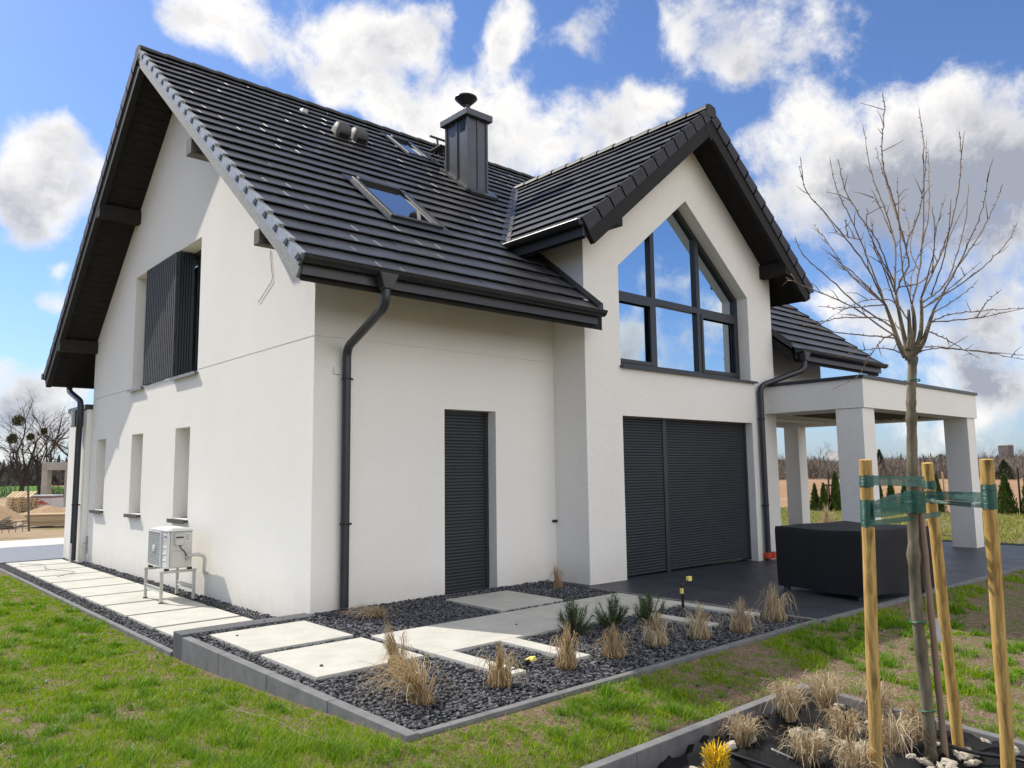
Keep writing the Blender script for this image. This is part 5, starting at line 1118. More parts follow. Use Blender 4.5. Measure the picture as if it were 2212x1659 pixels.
def wood_mat():
    m, nd, lk, bs = nodes_mat('stake_wood'); bs.inputs['Roughness'].default_value = .65; bs.inputs['Specular IOR Level'].default_value = .25
    tc = nd.new('ShaderNodeTexCoord'); mp = nd.new('ShaderNodeMapping'); mp.inputs['Scale'].default_value = (14,14,1.1); lk.new(tc.outputs['Object'], mp.inputs[0])
    n = nd.new('ShaderNodeTexNoise'); n.inputs['Scale'].default_value = 2.2; n.inputs['Detail'].default_value = 6; n.inputs['Distortion'].default_value = 1.6; lk.new(mp.outputs[0], n.inputs['Vector'])
    r = nd.new('ShaderNodeValToRGB'); e = r.color_ramp.elements; e[0].position = .3; e[0].color = (.30,.165,.045,1); e[1].position = .62; e[1].color = (.55,.36,.12,1); lk.new(n.outputs[0], r.inputs[0])
    v = nd.new('ShaderNodeTexVoronoi'); v.inputs['Scale'].default_value = 1.; mp2 = nd.new('ShaderNodeMapping'); mp2.inputs['Scale'].default_value = (9,9,2.6); lk.new(tc.outputs['Object'], mp2.inputs[0]); lk.new(mp2.outputs[0], v.inputs['Vector'])
    q = nd.new('ShaderNodeMapRange'); q.inputs[1].default_value = .08; q.inputs[2].default_value = .22; q.inputs[3].default_value = .35; q.inputs[4].default_value = 1.; lk.new(v.outputs['Distance'], q.inputs[0])
    mx = nd.new('ShaderNodeMix'); mx.data_type = 'RGBA'; mx.blend_type = 'MULTIPLY'; mx.inputs[0].default_value = 1; lk.new(r.outputs[0], mx.inputs[6]); lk.new(q.outputs[0], mx.inputs[7])
    lk.new(mx.outputs[2], bs.inputs['Base Color']); bp = nd.new('ShaderNodeBump'); bp.inputs['Strength'].default_value = .35; bp.inputs['Distance'].default_value = .01; lk.new(n.outputs[0], bp.inputs['Height']); lk.new(bp.outputs[0], bs.inputs['Normal'])
    return m
STAKE = wood_mat()
cv_ = Vector(CAM); s2s = lambda p: tuple(cv_ + (Vector(p)-cv_)*1.045)
stk = [((.457,-5.838,-.125), (.300,-5.957,1.587), .034, 'round wooden tree stake at the front left, nearest the black furniture cover'), (s2s((1.173,-6.021,-.257)), s2s((.905,-6.057,1.566)), .033, 'leaning round wooden tree stake just behind and right of the trunk'), ((1.092,-6.302,-.162), (.886,-6.381,1.581), .036, 'rightmost round wooden tree stake with a long crack, tied to the trunk')]
for a, t_, r_, lab in stk:
    A, B_ = Vector(a), Vector(t_); A = A - (B_-A)*.12
    b = MB(); n = 26; P = [A+(B_-A)*(i/n) + Vector((math.sin(i*.7+a[0]*9)*.0016, math.cos(i*.5)*.0016, 0)) for i in range(n+1)]
    b.tube(P, [r_*(1+.015*math.sin(i*1.1+a[0]*5)) for i in range(n)]+[r_*.985], 20)
    o = b.build('tree_stake', STAKE, smooth=True, auto=40); tag(o, lab, 'stake', 'round stakes round the young tree')
b = MB(); A, B_ = Vector((1.114,-5.965,-.30)), Vector((.852,-6.01,1.594)); n = 20
b.tube([A+(B_-A)*(i/n) for i in range(n+1)], [.0185+(.0022 if i % 4 == 2 else 0) for i in range(n+1)], 12)
tag(b.build('support_cane', mat('cane', (.25,.165,.11), (.34,.24,.17), 8., .6, .3, stretch=(1,1,.3)), smooth=True), 'thin brown support cane standing close against the young tree trunk', 'cane')
b = MB(); b.hexa([(1.02,-6.0,.50), (1.045,-6.022,.50), (1.046,-6.021,.50), (1.021,-5.999,.50), (.985,-5.995,.64), (1.008,-6.016,.64), (1.009,-6.015,.64), (.986,-5.994,.64)]); tg = b.build('plant_tag', WHITE); tag(tg, 'white printed plant tag hanging between trunk and support cane', 'plant tag')
b = MB()
for i in range(5): a_ = .012+.0042*i; b.quad((1.02-a_*.25+.002+.0,-6.0-a_*.9*.9-.0013,.515), (1.02-a_*.25+.002+.0016,-6.0014-a_*.9*.9-.0013,.515), (1.0216-a_*.25-.0075,-6.0-a_*.9*.9+.0,.54), (1.02-a_*.25-.0075,-6.0+.0014-a_*.9*.9,.54))
def net_mat():
    m = bpy.data.materials.new('net_tape'); m.use_nodes = True; nd = m.node_tree.nodes; lk = m.node_tree.links; bs = nd['Principled BSDF']
    bs.inputs['Base Color'].default_value = (.012,.115,.085,1); bs.inputs['Roughness'].default_value = .38; bs.inputs['Specular IOR Level'].default_value = .7
    tc = nd.new('ShaderNodeTexCoord'); w1 = nd.new('ShaderNodeTexNoise'); mp = nd.new('ShaderNodeMapping'); mp.inputs['Scale'].default_value = (1,1,9); lk.new(tc.outputs['Object'], mp.inputs[0]); w1.inputs['Scale'].default_value = 26; w1.inputs['Detail'].default_value = 5; lk.new(mp.outputs[0], w1.inputs['Vector'])
    bp = nd.new('ShaderNodeBump'); bp.inputs['Strength'].default_value = .8; bp.inputs['Distance'].default_value = .01; lk.new(w1.outputs[0], bp.inputs['Height']); lk.new(bp.outputs[0], bs.inputs['Normal'])
    r = nd.new('ShaderNodeMapRange'); r.inputs[1].default_value = .35; r.inputs[2].default_value = .7; r.inputs[3].default_value = .98; r.inputs[4].default_value = .70; lk.new(w1.outputs[0], r.inputs[0]); lk.new(r.outputs[0], bs.inputs['Alpha'])
    return m
NET = net_mat()
def at_z(i, z): A, B_ = Vector(stk[i][0]), Vector(stk[i][1]); return A+(B_-A)*((z-A.z)/(B_.z-A.z))
def band(mb, c, r_, z0, z1, ax=(0,0,1), wraps=1):
    n = 28
    rows = [(z0, r_), (z0+(z1-z0)*.3, r_+.003), (z0+(z1-z0)*.62, r_+.0015), (z1, r_+.002)]
    vs = [(c(z).x+rr*math.cos(2*math.pi*j/n), c(z).y+rr*math.sin(2*math.pi*j/n), z+.003*math.sin(j*.9+z*50)) for z, rr in rows for j in range(n)]
    mb.add(vs, [(i*n+j, i*n+(j+1) % n, (i+1)*n+(j+1) % n, (i+1)*n+j) for i in range(len(rows)-1) for j in range(n)])
def strip(mb, a, za, b_, zb_, sag=.012, seed=0):
    """flat tape from a to b; za, zb: (low, high) heights at the two ends"""
    g = random.Random(seed); n = 16; m = 5; vs = []
    A, B2 = Vector(a), Vector(b_); d = B2-A; nrm = Vector((-d.y, d.x, 0)).normalized()
    for i in range(n+1):
        t = i/n; c = A+d*t
        lo = za[0]+(zb_[0]-za[0])*t; hi = za[1]+(zb_[1]-za[1])*t
        for j in range(m):
            u = j/(m-1); o_ = nrm*(.004*math.sin(u*9+t*5+seed)*(math.sin(math.pi*t)))
            vs.append((c.x+o_.x, c.y+o_.y, lo+(hi-lo)*u - sag*math.sin(math.pi*t)*(1+.3*math.sin(u*3))))
    mb.add(vs, [(i*m+j, (i+1)*m+j, (i+1)*m+j+1, i*m+j+1) for i in range(n) for j in range(m-1)])
tk = lambda z: (lambda P_: next((Vector(P_[i])+(Vector(P_[i+1])-Vector(P_[i]))*((z-P_[i][2])/(P_[i+1][2]-P_[i][2])) for i in range(len(P_)-1) if P_[i][2] <= z <= P_[i+1][2])))(TRUNK)
side = Vector((RI.x, RI.y, 0)).normalized(); fwd = Vector((FW.x, FW.y, 0)).normalized()
b = MB(); c = lambda z: at_z(0, z); band(b, c, .0355, 1.435, 1.50); band(b, c, .0355, 1.215, 1.365)
p0 = c(1.47)+side*.01-fwd*.036; p1 = tk(1.45)+side*.075+fwd*.0
strip(b, p0, (1.445,1.50), p1, (1.425,1.485), .0, 1); strip(b, p0, (1.30,1.355), tk(1.36)-fwd*.04-side*.02, (1.345,1.40), -.01, 2); strip(b, p0-fwd*.002, (1.265,1.34), tk(1.32)-fwd*.043-side*.02, (1.275,1.335), .0, 3); strip(b, c(1.24)+fwd*.02, (1.215,1.245), at_z(1,1.25)-fwd*.036+side*.03, (1.235,1.268), .004, 4)
tag(b.build('tree_tie', NET, smooth=True), 'green net tape tying the front left stake to the trunk', 'tree tie', 'green ties on the young tree')
b = MB(); mid = lambda z: (tk(z)*.6+Vector((.884,-6.0,z))*.4)
band(b, mid, .056, 1.27, 1.40); c2_ = lambda z: at_z(1, z); band(b, c2_, .0345, 1.40, 1.455); band(b, c2_, .0345, 1.315, 1.365); strip(b, mid(1.34)+side*.055, (1.325,1.362), c2_(1.34)-fwd*.034+side*.02, (1.325,1.362), .0, 5)
tag(b.build('tree_tie', NET, smooth=True), 'green net tape wrapped round trunk and cane, tied to the stake behind', 'tree tie', 'green ties on the young tree')
b = MB(); c3_ = lambda z: at_z(2, z); band(b, c3_, .0375, 1.395, 1.44); band(b, c3_, .0375, 1.30, 1.40)
p0 = mid(1.36)+side*.05-fwd*.035; p1 = c3_(1.36)-fwd*.037
strip(b, p0, (1.355,1.40), p1, (1.335,1.395), .0, 6); strip(b, p0+fwd*.06+side*.06, (1.325,1.352), p1-fwd*.002, (1.305,1.335), .004, 7); strip(b, c3_(1.41)+fwd*.02, (1.385,1.425), c3_(1.41)+side*.09+fwd*.10, (1.36,1.39), .0, 8)
tag(b.build('tree_tie', NET, smooth=True), 'green net tape stretched from the trunk to the rightmost stake', 'tree tie', 'green ties on the young tree')
b = MB()
for z in (2.06, .62, .09): b.tube([(tk(z).x+.043*math.cos(t), tk(z).y+.043*math.sin(t), z+.004*math.sin(t*2)) for t in np.linspace(0, 6.28, 24)], .004, 5)
tag(b.build('tie_wire', mat('green_wire', (.01,.16,.09), None, rough=.4)), 'thin green wires looped round the trunk of the young tree', 'wire')

# ------------------------------------------------------------------ lawn
GRASS = mat('grass_blade', (.085,.235,.004), None, rough=.55, spec=.22, c3=(.37,.46,.008), island=.9)
def trans(m, amt=.35):   # thin leaves let some light through
    nd = m.node_tree.nodes; lk = m.node_tree.links; bs = nd['Principled BSDF']; src = bs.inputs['Base Color'].links[0].from_socket
    t = nd.new('ShaderNodeBsdfTranslucent'); lk.new(src, t.inputs[0]); mx = nd.new('ShaderNodeMixShader'); mx.inputs[0].default_value = amt
    lk.new(bs.outputs[0], mx.inputs[1]); lk.new(t.outputs[0], mx.inputs[2]); lk.new(mx.outputs[0], nd['Material Output'].inputs[0])
trans(GRASS); trans(NEEDLE, .15); trans(STRAW, .25); trans(STRAWP, .25)
def lawn():
    N = 60000; th = YAW + rng.uniform(-R(46), R(46), N); r = 3.0+13.5*rng.random(N)**1.15
    x = CAM[0]+r*np.sin(th); y = CAM[1]+r*np.cos(th)
    ok = ((x < -1.43) & (y > -12) & (y < 10.6)) | ((y < -4.0) & (x > -7))
    ok &= ~((x < 1.72) & (x > -2.8) & (y < -4.72))
    x, y, r = x[ok], y[ok], r[ok]
    big = vnoise(x*1.1+9, y*1.1+3, 21); mid = vnoise(x*3.1, y*3.1, 22); fine = vnoise(x*8, y*8, 23)
    cover = .50*big + .70*mid + .45*fine + .03
    bare = np.where(x > -1.45, .48*sstep(-.3, 2.6, x)*sstep(-3.9,-4.9,y)+.08*sstep(-.5, 3., x)-.02, -.06 - .22*sstep(-3., 2., y))
    # worn strip just outside the kerb, greener edge clumps
    keep = cover > .65 + bare + rng.normal(0,.05,len(x)); x, y, r, cover = x[keep], y[keep], r[keep], cover[keep]
    bl = 13; n = len(x)*bl; X = np.repeat(x, bl)+rng.normal(0,.028,n); Y = np.repeat(y, bl)+rng.normal(0,.032,n); RR = np.repeat(r, bl); CV = np.repeat(cover, bl)
    k = ~((X > -1.43) & (Y > -3.98)) & ~((X < 1.69) & (X > -2.8) & (Y < -4.76)); X, Y, RR, CV = X[k], Y[k], RR[k], CV[k]; n = len(X)
    H = rng.gamma(6, .0052, n)*(.35+1.0*np.clip(CV-.6, 0, .75))+.012
    V, F = blades(np.stack([X, Y, gz(X, Y)-.004], 1), H, .0035*np.clip(RR/4.5, .9, 3.), rng.uniform(0, 6.28, n), rng.normal(.15,.2,n), rng.uniform(.1,.8,n))
    o = np_mesh('lawn_grass', V, F, GRASS); tag(o, 'patchy short green grass of the lawn', 'grass', kind='stuff')
    # denser, darker tussocks
    N = 1700; th = YAW + rng.uniform(-R(42), R(42), N); r = 4.+9*rng.random(N); x = CAM[0]+r*np.sin(th); y = CAM[1]+r*np.cos(th)
    ok = ((x < -1.5) & (y < 10)) | ((y < -4.05) & (x > -7)); ok &= ~((x < 1.76) & (x > -2.8) & (y < -4.68)); ok &= vnoise(x*.9+30, y*.9, 41) > .38+.30*sstep(-.3, 2.2, x); x, y, r = x[ok], y[ok], r[ok]
    bl = 75; sz = rng.uniform(.5,1.2,len(x)); n = len(x)*bl; S_ = np.repeat(sz, bl); X = np.repeat(x, bl)+rng.normal(0,.042,n)*S_; Y = np.repeat(y, bl)+rng.normal(0,.042,n)*S_
    k = ~((X > -1.43) & (Y > -3.98)); X, Y, S_ = X[k], Y[k], S_[k]; n = len(X); RR = np.hypot(X-CAM[0], Y-CAM[1])
    V, F = blades(np.stack([X, Y, gz(X, Y)-.004], 1), rng.gamma(6,.0088,n)*S_+.015, .0038*np.clip(RR/4.5,.9,2.5), rng.uniform(0,6.28,n), rng.normal(.25,.3,n), rng.uniform(.2,.9,n))
    m = mat('tussock_blade', (.05,.155,.004), None, rough=.55, spec=.22, c3=(.22,.38,.01), island=.9); trans(m); o = np_mesh('grass_tussocks', V, F, m); tag(o, 'lush darker tussocks standing in the lawn', 'grass', kind='stuff')
    # short yellowish moss-like sprouts in the bare patches
    N = 26000; th = YAW + rng.uniform(-R(44), R(44), N); r = 3.2+11*rng.random(N); x = CAM[0]+r*np.sin(th); y = CAM[1]+r*np.cos(th)
    ok = ((x < -1.43) & (y < 10.6)) | ((y < -4.0) & (x > -7)); ok &= ~((x < 1.72) & (x > -2.8) & (y < -4.72)); x, y, r = x[ok], y[ok], r[ok]; n = len(x)
    V, F = blades(np.stack([x, y, gz(x, y)-.003], 1), rng.uniform(.01,.032,n), .003*np.clip(r/4.5,.9,3), rng.uniform(0,6.28,n), rng.normal(.6,.5,n), rng.uniform(.2,1,n))
    m = mat('dry_sprout', (.16,.15,.04), None, rough=.7, spec=.2, c3=(.40,.32,.17), island=1.); o = np_mesh('dry_grass_sprouts', V, F, m); tag(o, 'short yellowed sprouts in the bare soil of the lawn', 'grass', kind='stuff')
    # coarse lawn beyond the terrace and behind the gravel strip
    n = 60000; x = rng.uniform(14.4, 29.2, n); y = rng.uniform(-9, 14, n); k = (x > 15.05) | (y > 3); k &= vnoise(x*1.5, y*1.5, 31)+.3*rng.random(n) > .42; x, y = x[k], y[k]; n = len(x)
    V, F = blades(np.stack([x, y, gz(x, y)-.01], 1), rng.uniform(.04,.13,n), rng.uniform(.012,.03,n), rng.uniform(0,6.28,n), rng.normal(.2,.3,n), rng.uniform(.2,1,n))
    m = mat('far_grass', (.13,.18,.018), None, rough=.6, spec=.2, c3=(.33,.33,.06), island=1.); trans(m, .3); o = np_mesh('lawn_grass', V, F, m); tag(o, 'coarse yellow green lawn beyond the terrace', 'grass', kind='stuff')
    # small leafy weeds
    n = 260; th = YAW+rng.uniform(-R(40), R(40), n); r = 4.2+6*rng.random(n); x = CAM[0]+r*np.sin(th); y = CAM[1]+r*np.cos(th); ok = (((x < -1.5) & (y < 6)) | ((y < -4.1) & (x > -7))) & ~((x < 1.7) & (x > -2.4) & (y < -4.7)); x, y = x[ok], y[ok]
    bl = 9; X = np.repeat(x, bl); Y = np.repeat(y, bl); n = len(X)
    V, F = blades(np.stack([X+rng.normal(0,.01,n), Y+rng.normal(0,.01,n), gz(X, Y)+.005], 1), rng.uniform(.012,.03,n), rng.uniform(.008,.013,n), rng.uniform(0,6.28,n), rng.uniform(.5,1.4,n), rng.uniform(.2,.9,n))
    m = mat('weed_leaf', (.06,.15,.03), None, rough=.5, spec=.35, c3=(.14,.24,.05), island=1.); trans(m, .3); o = np_mesh('weeds', V, F, m); tag(o, 'small broad leaved weeds scattered through the lawn', 'weeds', kind='stuff')
lawn()
b = MB(); w_ = [(-1.79,-1.46), (-1.76,-1.73), (-1.80,-2.46), (-1.73,-2.93), (-1.79,-3.36), (-1.73,-3.76), (-1.70,-4.1)]
b.tube(arc([(x, y, float(gz(x, y))+.022) for x, y in w_], .3), .0013, 6); tag(b.build('wire', mat('pale_wire', (.24,.24,.21), None, rough=.5), smooth=True), 'thin pale wire lying across the lawn in front of the left kerb', 'wire')
b = MB(); b.tube(arc([(-1.1,9.75,-.115), (-.72,9.3,-.113), (-.95,8.4,-.11), (-.55,7.5,-.11), (-1.0,7.0,-.108)], .4), .006, 6); tag(b.build('garden_hose', mat('hose_pale', (.25,.23,.2), None), smooth=True), 'thin hose lying over the far slabs of the side path', 'hose')

# ------------------------------------------------------------------ thuja row and posts on the right
THU = mat('thuja_leaf', (.020,.052,.010), None, rough=.6, spec=.25, c3=(.10,.16,.022), island=1.)
def thuja(h, r_, seed):
    g = np.random.default_rng(seed); n = 2600; t = g.random(n)**1.3; a = g.uniform(0, 6.283, n); rad = r_*(1-t)**.8*(.55+.5*g.random(n))*(1+.18*np.sin(a*5+t*9))
    P = np.stack([rad*np.cos(a), rad*np.sin(a), .03+t*h*.96], 1); H = g.uniform(.05,.12,n)*h/1.3
    V, F = blades(P, H, g.uniform(.02,.045,n)*h/1.3, a+g.normal(0,.6,n), g.uniform(.0,.5,n), g.uniform(0,.5,n)); return V, F
tp = [((27.61,8.34), 1.12, 'thuja shrub just right of the dark rear pillar, half hidden by its edge'), ((27.43,7.86), 1.15, 'small pointed thuja between two taller neighbours left of the front pillar'), ((27.71,7.46), 1.62, 'tall slender thuja beside a dark post, left of the front pillar'),
      ((27.92,5.78), 1.25, 'thuja right behind the front left stake, next to a wooden post'), ((28.17,5.42), 1.3, 'thuja seen between the front left stake and the young tree trunk'), ((28.46,5.0), 1.2, 'thuja partly hidden right behind the young tree trunk'), ((28.42,4.41), 1.35, 'thuja just left of the leaning middle stake'),
      ((28.42,3.78), 1.45, 'thuja left of the right canopy pillar beside a wooden post'), ((29.09,1.63), 1.42, 'broad thuja standing alone right of the rightmost stake'), ((29.07,.85), 1.75, 'thuja cut by the right picture edge behind a dark post')]
for i, (p, h, lab) in enumerate(tp):
    t = thing('thuja', lab, 'thuja', (*p, -.3), i, 'young thujas along the lawn edge'); V, F = thuja(h, .24+.06*(h > 1.3)+.1*(i == 8), 80+i); np_mesh('foliage', V, F, THU, t)
    b = MB(); b.tube([(0,0,-.05), (0,0,h*.5)], .02, 6); b.build('trunk', BARK, t)
POSTM = mat('dark_post', (.04,.035,.033), None, rough=.8); POSTW = mat('pale_post', (.35,.25,.14), (.45,.33,.2), 9., .8)
for x, y, h, m, lab in ((27.56,7.68,1.75,POSTM,'dark thin fence post left of the tall slender thuja'), (29.05,1.16,1.75,POSTM,'dark thin fence post near the right picture edge'), (28.0,6.0,1.25,POSTW,'pale wooden post beside the thuja behind the front left stake'), (28.35,3.5,1.6,POSTW,'pale wooden post beside the thuja left of the right pillar')):
    b = MB(); b.tube([(x,y,-.4), (x,y,-.3+h-.02), (x,y,-.3+h)], [.035,.035,.02], 8); tag(b.build('fence_post', m), lab, 'post', 'posts along the lawn edge')
b = MB()
for q in (8.05, 8.28): b.tube([(28.6,q,-.4), (28.6,q,.75)], .04, 6)
b.box(28.56, 28.64, 7.95, 8.38, .72, .80); tag(b.build('post_frame', POSTM), 'low dark wooden gate frame among the thujas left of the front pillar', 'frame')

# ------------------------------------------------------------------ far scrub, woods, buildings
def pol(px, d, z=-.3):   # a place d metres away in the direction of picture column px (in 2212 px units), at height z
    v = FW*1666.16 + RI*(px-1106) + UP*(829.5-1020); v = Vector((v.x, v.y, 0)).normalized(); return Vector((CAM[0]+v.x*d, CAM[1]+v.y*d, z))
def twigs(cs, n_each, name, m, label, spread=1.5, wide=.05, lean_=.35):
    P = []; H = []
    for (x, y, z), h in cs:
        n = n_each; P.append(np.stack([x+rng.normal(0,spread*h/3,n), y+rng.normal(0,spread*h/3,n), z+h*rng.random(n)**1.5*.75], 1)); H.append(h*rng.uniform(.15,.45,n))
    P = np.concatenate(P); H = np.concatenate(H); n = len(P)
    V, F = blades(P, H, wide*rng.uniform(.5,1.5,n), rng.uniform(0,6.28,n), rng.normal(.3,lean_,n), rng.uniform(0,.4,n)); o = np_mesh(name, V, F, m); tag(o, label, 'scrub', kind='stuff')
SCR = mat('scrub_twig', (.09,.078,.066), None, rough=.9, spec=.1, c3=(.25,.215,.18), island=1.)
cs = []
for i in range(330):
    px = rng.uniform(1600, 2330); d = rng.uniform(118, 215); cs.append((tuple(pol(px, d)), (.9+2.6*float(vnoise(np.array([px/17.]), np.array([d/40.]), 55)[0])**1.5)*(1+.35*(px > 2100))*(1+.3*(px < 1780))*(.8+d/500)))
twigs(cs, 330, 'scrub', SCR, 'leafless brown scrub beyond the ploughed field', wide=.05, lean_=.75)
WOOD = mat('far_wood', (.05,.045,.045), None, rough=.95, spec=.05, c3=(.12,.105,.10), island=1.)
cs = [(tuple(pol(rng.uniform(1500, 2500), rng.uniform(420, 700), -2)), rng.uniform(5,9.5)) for _ in range(420)] + [(tuple(pol(rng.uniform(-250, 230), rng.uniform(190, 300), -1)), rng.uniform(4,7.5)) for _ in range(130)]
twigs(cs, 70, 'far_wood', WOOD, 'dark distant wood along the horizon', spread=2.2, wide=.6)
EVG = mat('evergreen_leaf', (.014,.03,.014), None, rough=.7, spec=.2, c3=(.04,.06,.025), island=1.)
for px, d, h, r_, lab in ((1970-12+0, 130, 4.3, 1.2, 'dark conifer rising above the brown scrub left of the young trunk'), (2170, 112, 2.4, 1.4, 'round dark evergreen bush at the foot of the scrub right of the rightmost stake'), (2035, 190, 4.2, 5.0, 'dark clump of evergreens at the far side of the field behind the middle stake')):
    if lab.startswith('dark conifer'): px = 1902
    p = pol(px, d); t = thing('evergreen', lab, 'evergreen', p); V, F = thuja(h, r_, int(px)); np_mesh('foliage', V, F, EVG, t); b = MB(); b.tube([(0,0,-.2), (0,0,h*.6)], .12, 6); b.build('trunk', BARK, t)
FWALL = mat('far_wall', (.55,.55,.55), (.62,.62,.61), .3, .8); FROOF = mat('far_roof', (.12,.10,.10), None, rough=.8); FWIN = mat('far_window', (.05,.055,.065), None, rough=.3)
def block(px, d, w_, dp_, h, lab, roofh=0., tower=False):
    p = pol(px, d, -2.); t = thing('building', lab, 'building', p, YAW*-1+.5); b = MB(); b.box(-w_/2, w_/2, -dp_/2, dp_/2, 0, h); b.build('wall', FWALL if not tower else FROOF, t)
    b = MB()
    if roofh: b.prism([(-w_/2-.3,-dp_/2-.3,h), (-w_/2-.3,dp_/2+.3,h), (-w_/2-.3,0,h+roofh)], (w_+.6,0,0))
    else: b.box(-w_/2-.2, w_/2+.2, -dp_/2-.2, dp_/2+.2, h, h+.5)
    b.build('roof', FROOF if roofh else FWALL, t); b = MB(); n = max(2, int(w_/3))
    for i in range(n):
        for j in range(max(1, int(h/3.4))): x = -w_/2+(i+.5)*w_/n; b.box(x-.6, x+.6, -dp_/2-.05, -dp_/2+.05, 1.1+j*3., 2.5+j*3.)
    b.build('window', FWIN, t)
block(1838, 560, 29, 12, 13.2, 'white flat-roofed block on the horizon, mostly behind the front canopy pillar'); block(2177, 480, 5, 5, 13.5, 'grey tower above the scrub at the right, beyond the rightmost stake', tower=True)
block(1918, 260, 8, 7, 3.4, 'small pale house beyond the scrub just left of the young trunk', 2.2); block(1962, 250, 7, 6, 3.2, 'small pale house beyond the scrub just right of the young trunk', 2.)

# ------------------------------------------------------------------ bare trees and building plot on the left
BTREE = mat('bare_bark', (.035,.028,.023), (.07,.058,.048), 3., .9, .1)
def bare_tree(h, seed, spread=.55):
    g = random.Random(seed); b = MB(); tw = MB()
    def grow(p, d, l, r_, lev):
        n = 4; P = [p]; q = p
        for i in range(n):
            d = (d + Vector((g.gauss(0,.14), g.gauss(0,.14), g.gauss(.05,.10)))).normalized(); q = q + d*l/n; P.append(q)
        (b if lev < 2 else tw).tube(P, [r_*(1-.55*i/n) for i in range(n+1)], 6 if lev < 2 else 3, cap=False)
        if lev >= 4: return
        k = (5, 5, 4, 4)[lev]
        for i in range(k):
            t = g.uniform(.35, 1.) if lev else g.uniform(.28, 1.); j = min(n-1, int(t*n)); s = P[j]+(P[j+1]-P[j])*(t*n-j)
            e = Vector((g.gauss(0,1), g.gauss(0,1), g.gauss(0,.5))); e = (e - d*e.dot(d)).normalized()
            grow(s, (d*g.uniform(.5,1.)+e*spread*g.uniform(.7,1.5)).normalized(), l*g.uniform(.48,.72), r_*.5*g.uniform(.7,1.1), lev+1)
    grow(Vector((0,0,-.2)), Vector((g.gauss(0,.08), g.gauss(0,.08), 1)), h*.52, h*.020, 0); return b, tw
MIST = mat('mistletoe_leaf', (.035,.04,.012), None, rough=.7, spec=.2, c3=(.10,.10,.02), island=1.)
lat = Vector((RI.x, RI.y, 0)).normalized(); bp0 = Vector((9.77,73.6,-.3))
labs = ['bare tree with a big mistletoe ball, leftmost trunk of the group behind the pallets', 'bare multi-branched tree with the second trunk from the left behind the pallets', 'thick dark leaning bare tree in the middle of the group beyond the concrete frame', 'bare tree seen through and above the concrete frame', 'bare tree with fine drooping twigs next to the extension wall']
for i, (k_, h, lab) in enumerate(zip((-.55,.05,1.0,2.5,3.9), (9.4,8.6,8.2,9.0,9.3), labs)):
    t = thing('bare_tree', lab, 'tree', bp0+lat*k_+Vector((.5*i*(-1)**i, 2*i*(-1)**i, 0)), i*1.3, 'bare trees beyond the building plot'); b, tw = bare_tree(h, 30+i, .55+.08*(i > 1)); b.build('trunk', BTREE, t, smooth=True); tw.build('crown', BTREE, t)
    if i in (0, 1):
        for (dx, z, r_) in (((-1.0,6.6,.55), (-1.45,4.95,.46)) if i == 0 else ((.2,5.1,.3), (1.4,5.6,.28))):
            gq = np.random.default_rng(int(z*10)); n = 700; v = gq.normal(0,1,(n,3)); v /= np.linalg.norm(v,axis=1)[:,None]; pts = v*r_*gq.random(n)[:,None]**.4
            Vv, Ff = blades(pts, gq.uniform(.08,.2,n), gq.uniform(.04,.09,n), gq.uniform(0,6.28,n), gq.normal(0,.8,n), gq.uniform(0,.5,n)); w_ = bp0+lat*dx - t.location; w_ = Matrix.Rotation(-t.rotation_euler.z, 3, 'Z') @ w_
            o = np_mesh('mistletoe', Vv, Ff, MIST, t); o.location = (w_.x, w_.y, z+.3)
for i in range(11):
    px = (1640, 1700, 1735, 1775, 1880, 1930, 2050, 2110, 2150, 2195, 2230)[i]; t = thing('bare_tree', 'leafless tree standing in the brown scrub beyond the ploughed field', 'tree', pol(px, 125+9*(i*5 % 7)), i, 'leafless trees in the far scrub')
    b, tw = bare_tree(4.6+.45*(i*3 % 5), 60+i, .6); b.build('trunk', SCR, t); tw.build('crown', SCR, t)
# bushes under the trees
cs = [(tuple(bp0+lat*rng.uniform(-8,8)+Vector((0,rng.uniform(-3,6),0))), rng.uniform(.8,2.2)) for _ in range(34)]
twigs(cs, 90, 'undergrowth', WOOD, 'leafless undergrowth below the bare trees', wide=.03)
CONC = mat('raw_concrete', (.27,.25,.225), (.38,.36,.325), 2., .9, .2, bump=.3, bscale=20)
t = thing('concrete_frame', 'raw concrete portal of an unfinished building behind the brick stack', 'concrete frame', (7.0,47.6,-.3), -.62)
b = MB(); b.box(-.75, -.42, -.3, .3, 0, 2.25); b.build('post', CONC, t); b = MB(); b.box(.62, .95, -.3, .3, 0, 2.25); b.build('post', CONC, t); b = MB(); b.box(-.76, .96, -.31, .31, 2.252, 2.75); b.build('lintel', CONC, t)
b = MB(); b.box(.96, 1.6, -.3, 6, 0, 2.75); b.build('side_wall', CONC, t)
PLK = mat('sawn_timber', (.36,.24,.13), None, rough=.8, spec=.2, c3=(.56,.43,.27), island=1.)
PLG = mat('weathered_board', (.18,.16,.14), None, rough=.85, spec=.2, c3=(.40,.35,.29), island=1.)
g = random.Random(2)
t = thing('pallet_stack', 'stack of wooden pallets with one tilted on top at the building plot', 'pallets', (4.0,40.1,-.3), -.75)
for i in range(5):
    b = MB(); z = i*.15; dx = g.uniform(-.04,.04)
    for j in range(5): x = -.6+dx+j*.275; b.box(x, x+.1, -.4, .4, z+.11, z+.132)
    for y in (-.4,-.05,.3): b.box(-.6+dx, .6+dx, y, y+.1, z, z+.022); [b.box(x+dx, x+.14+dx, y, y+.1, z+.023, z+.109) for x in (-.6,-.07,.46)]
    b.build('pallet', PLK, t)
b = MB()
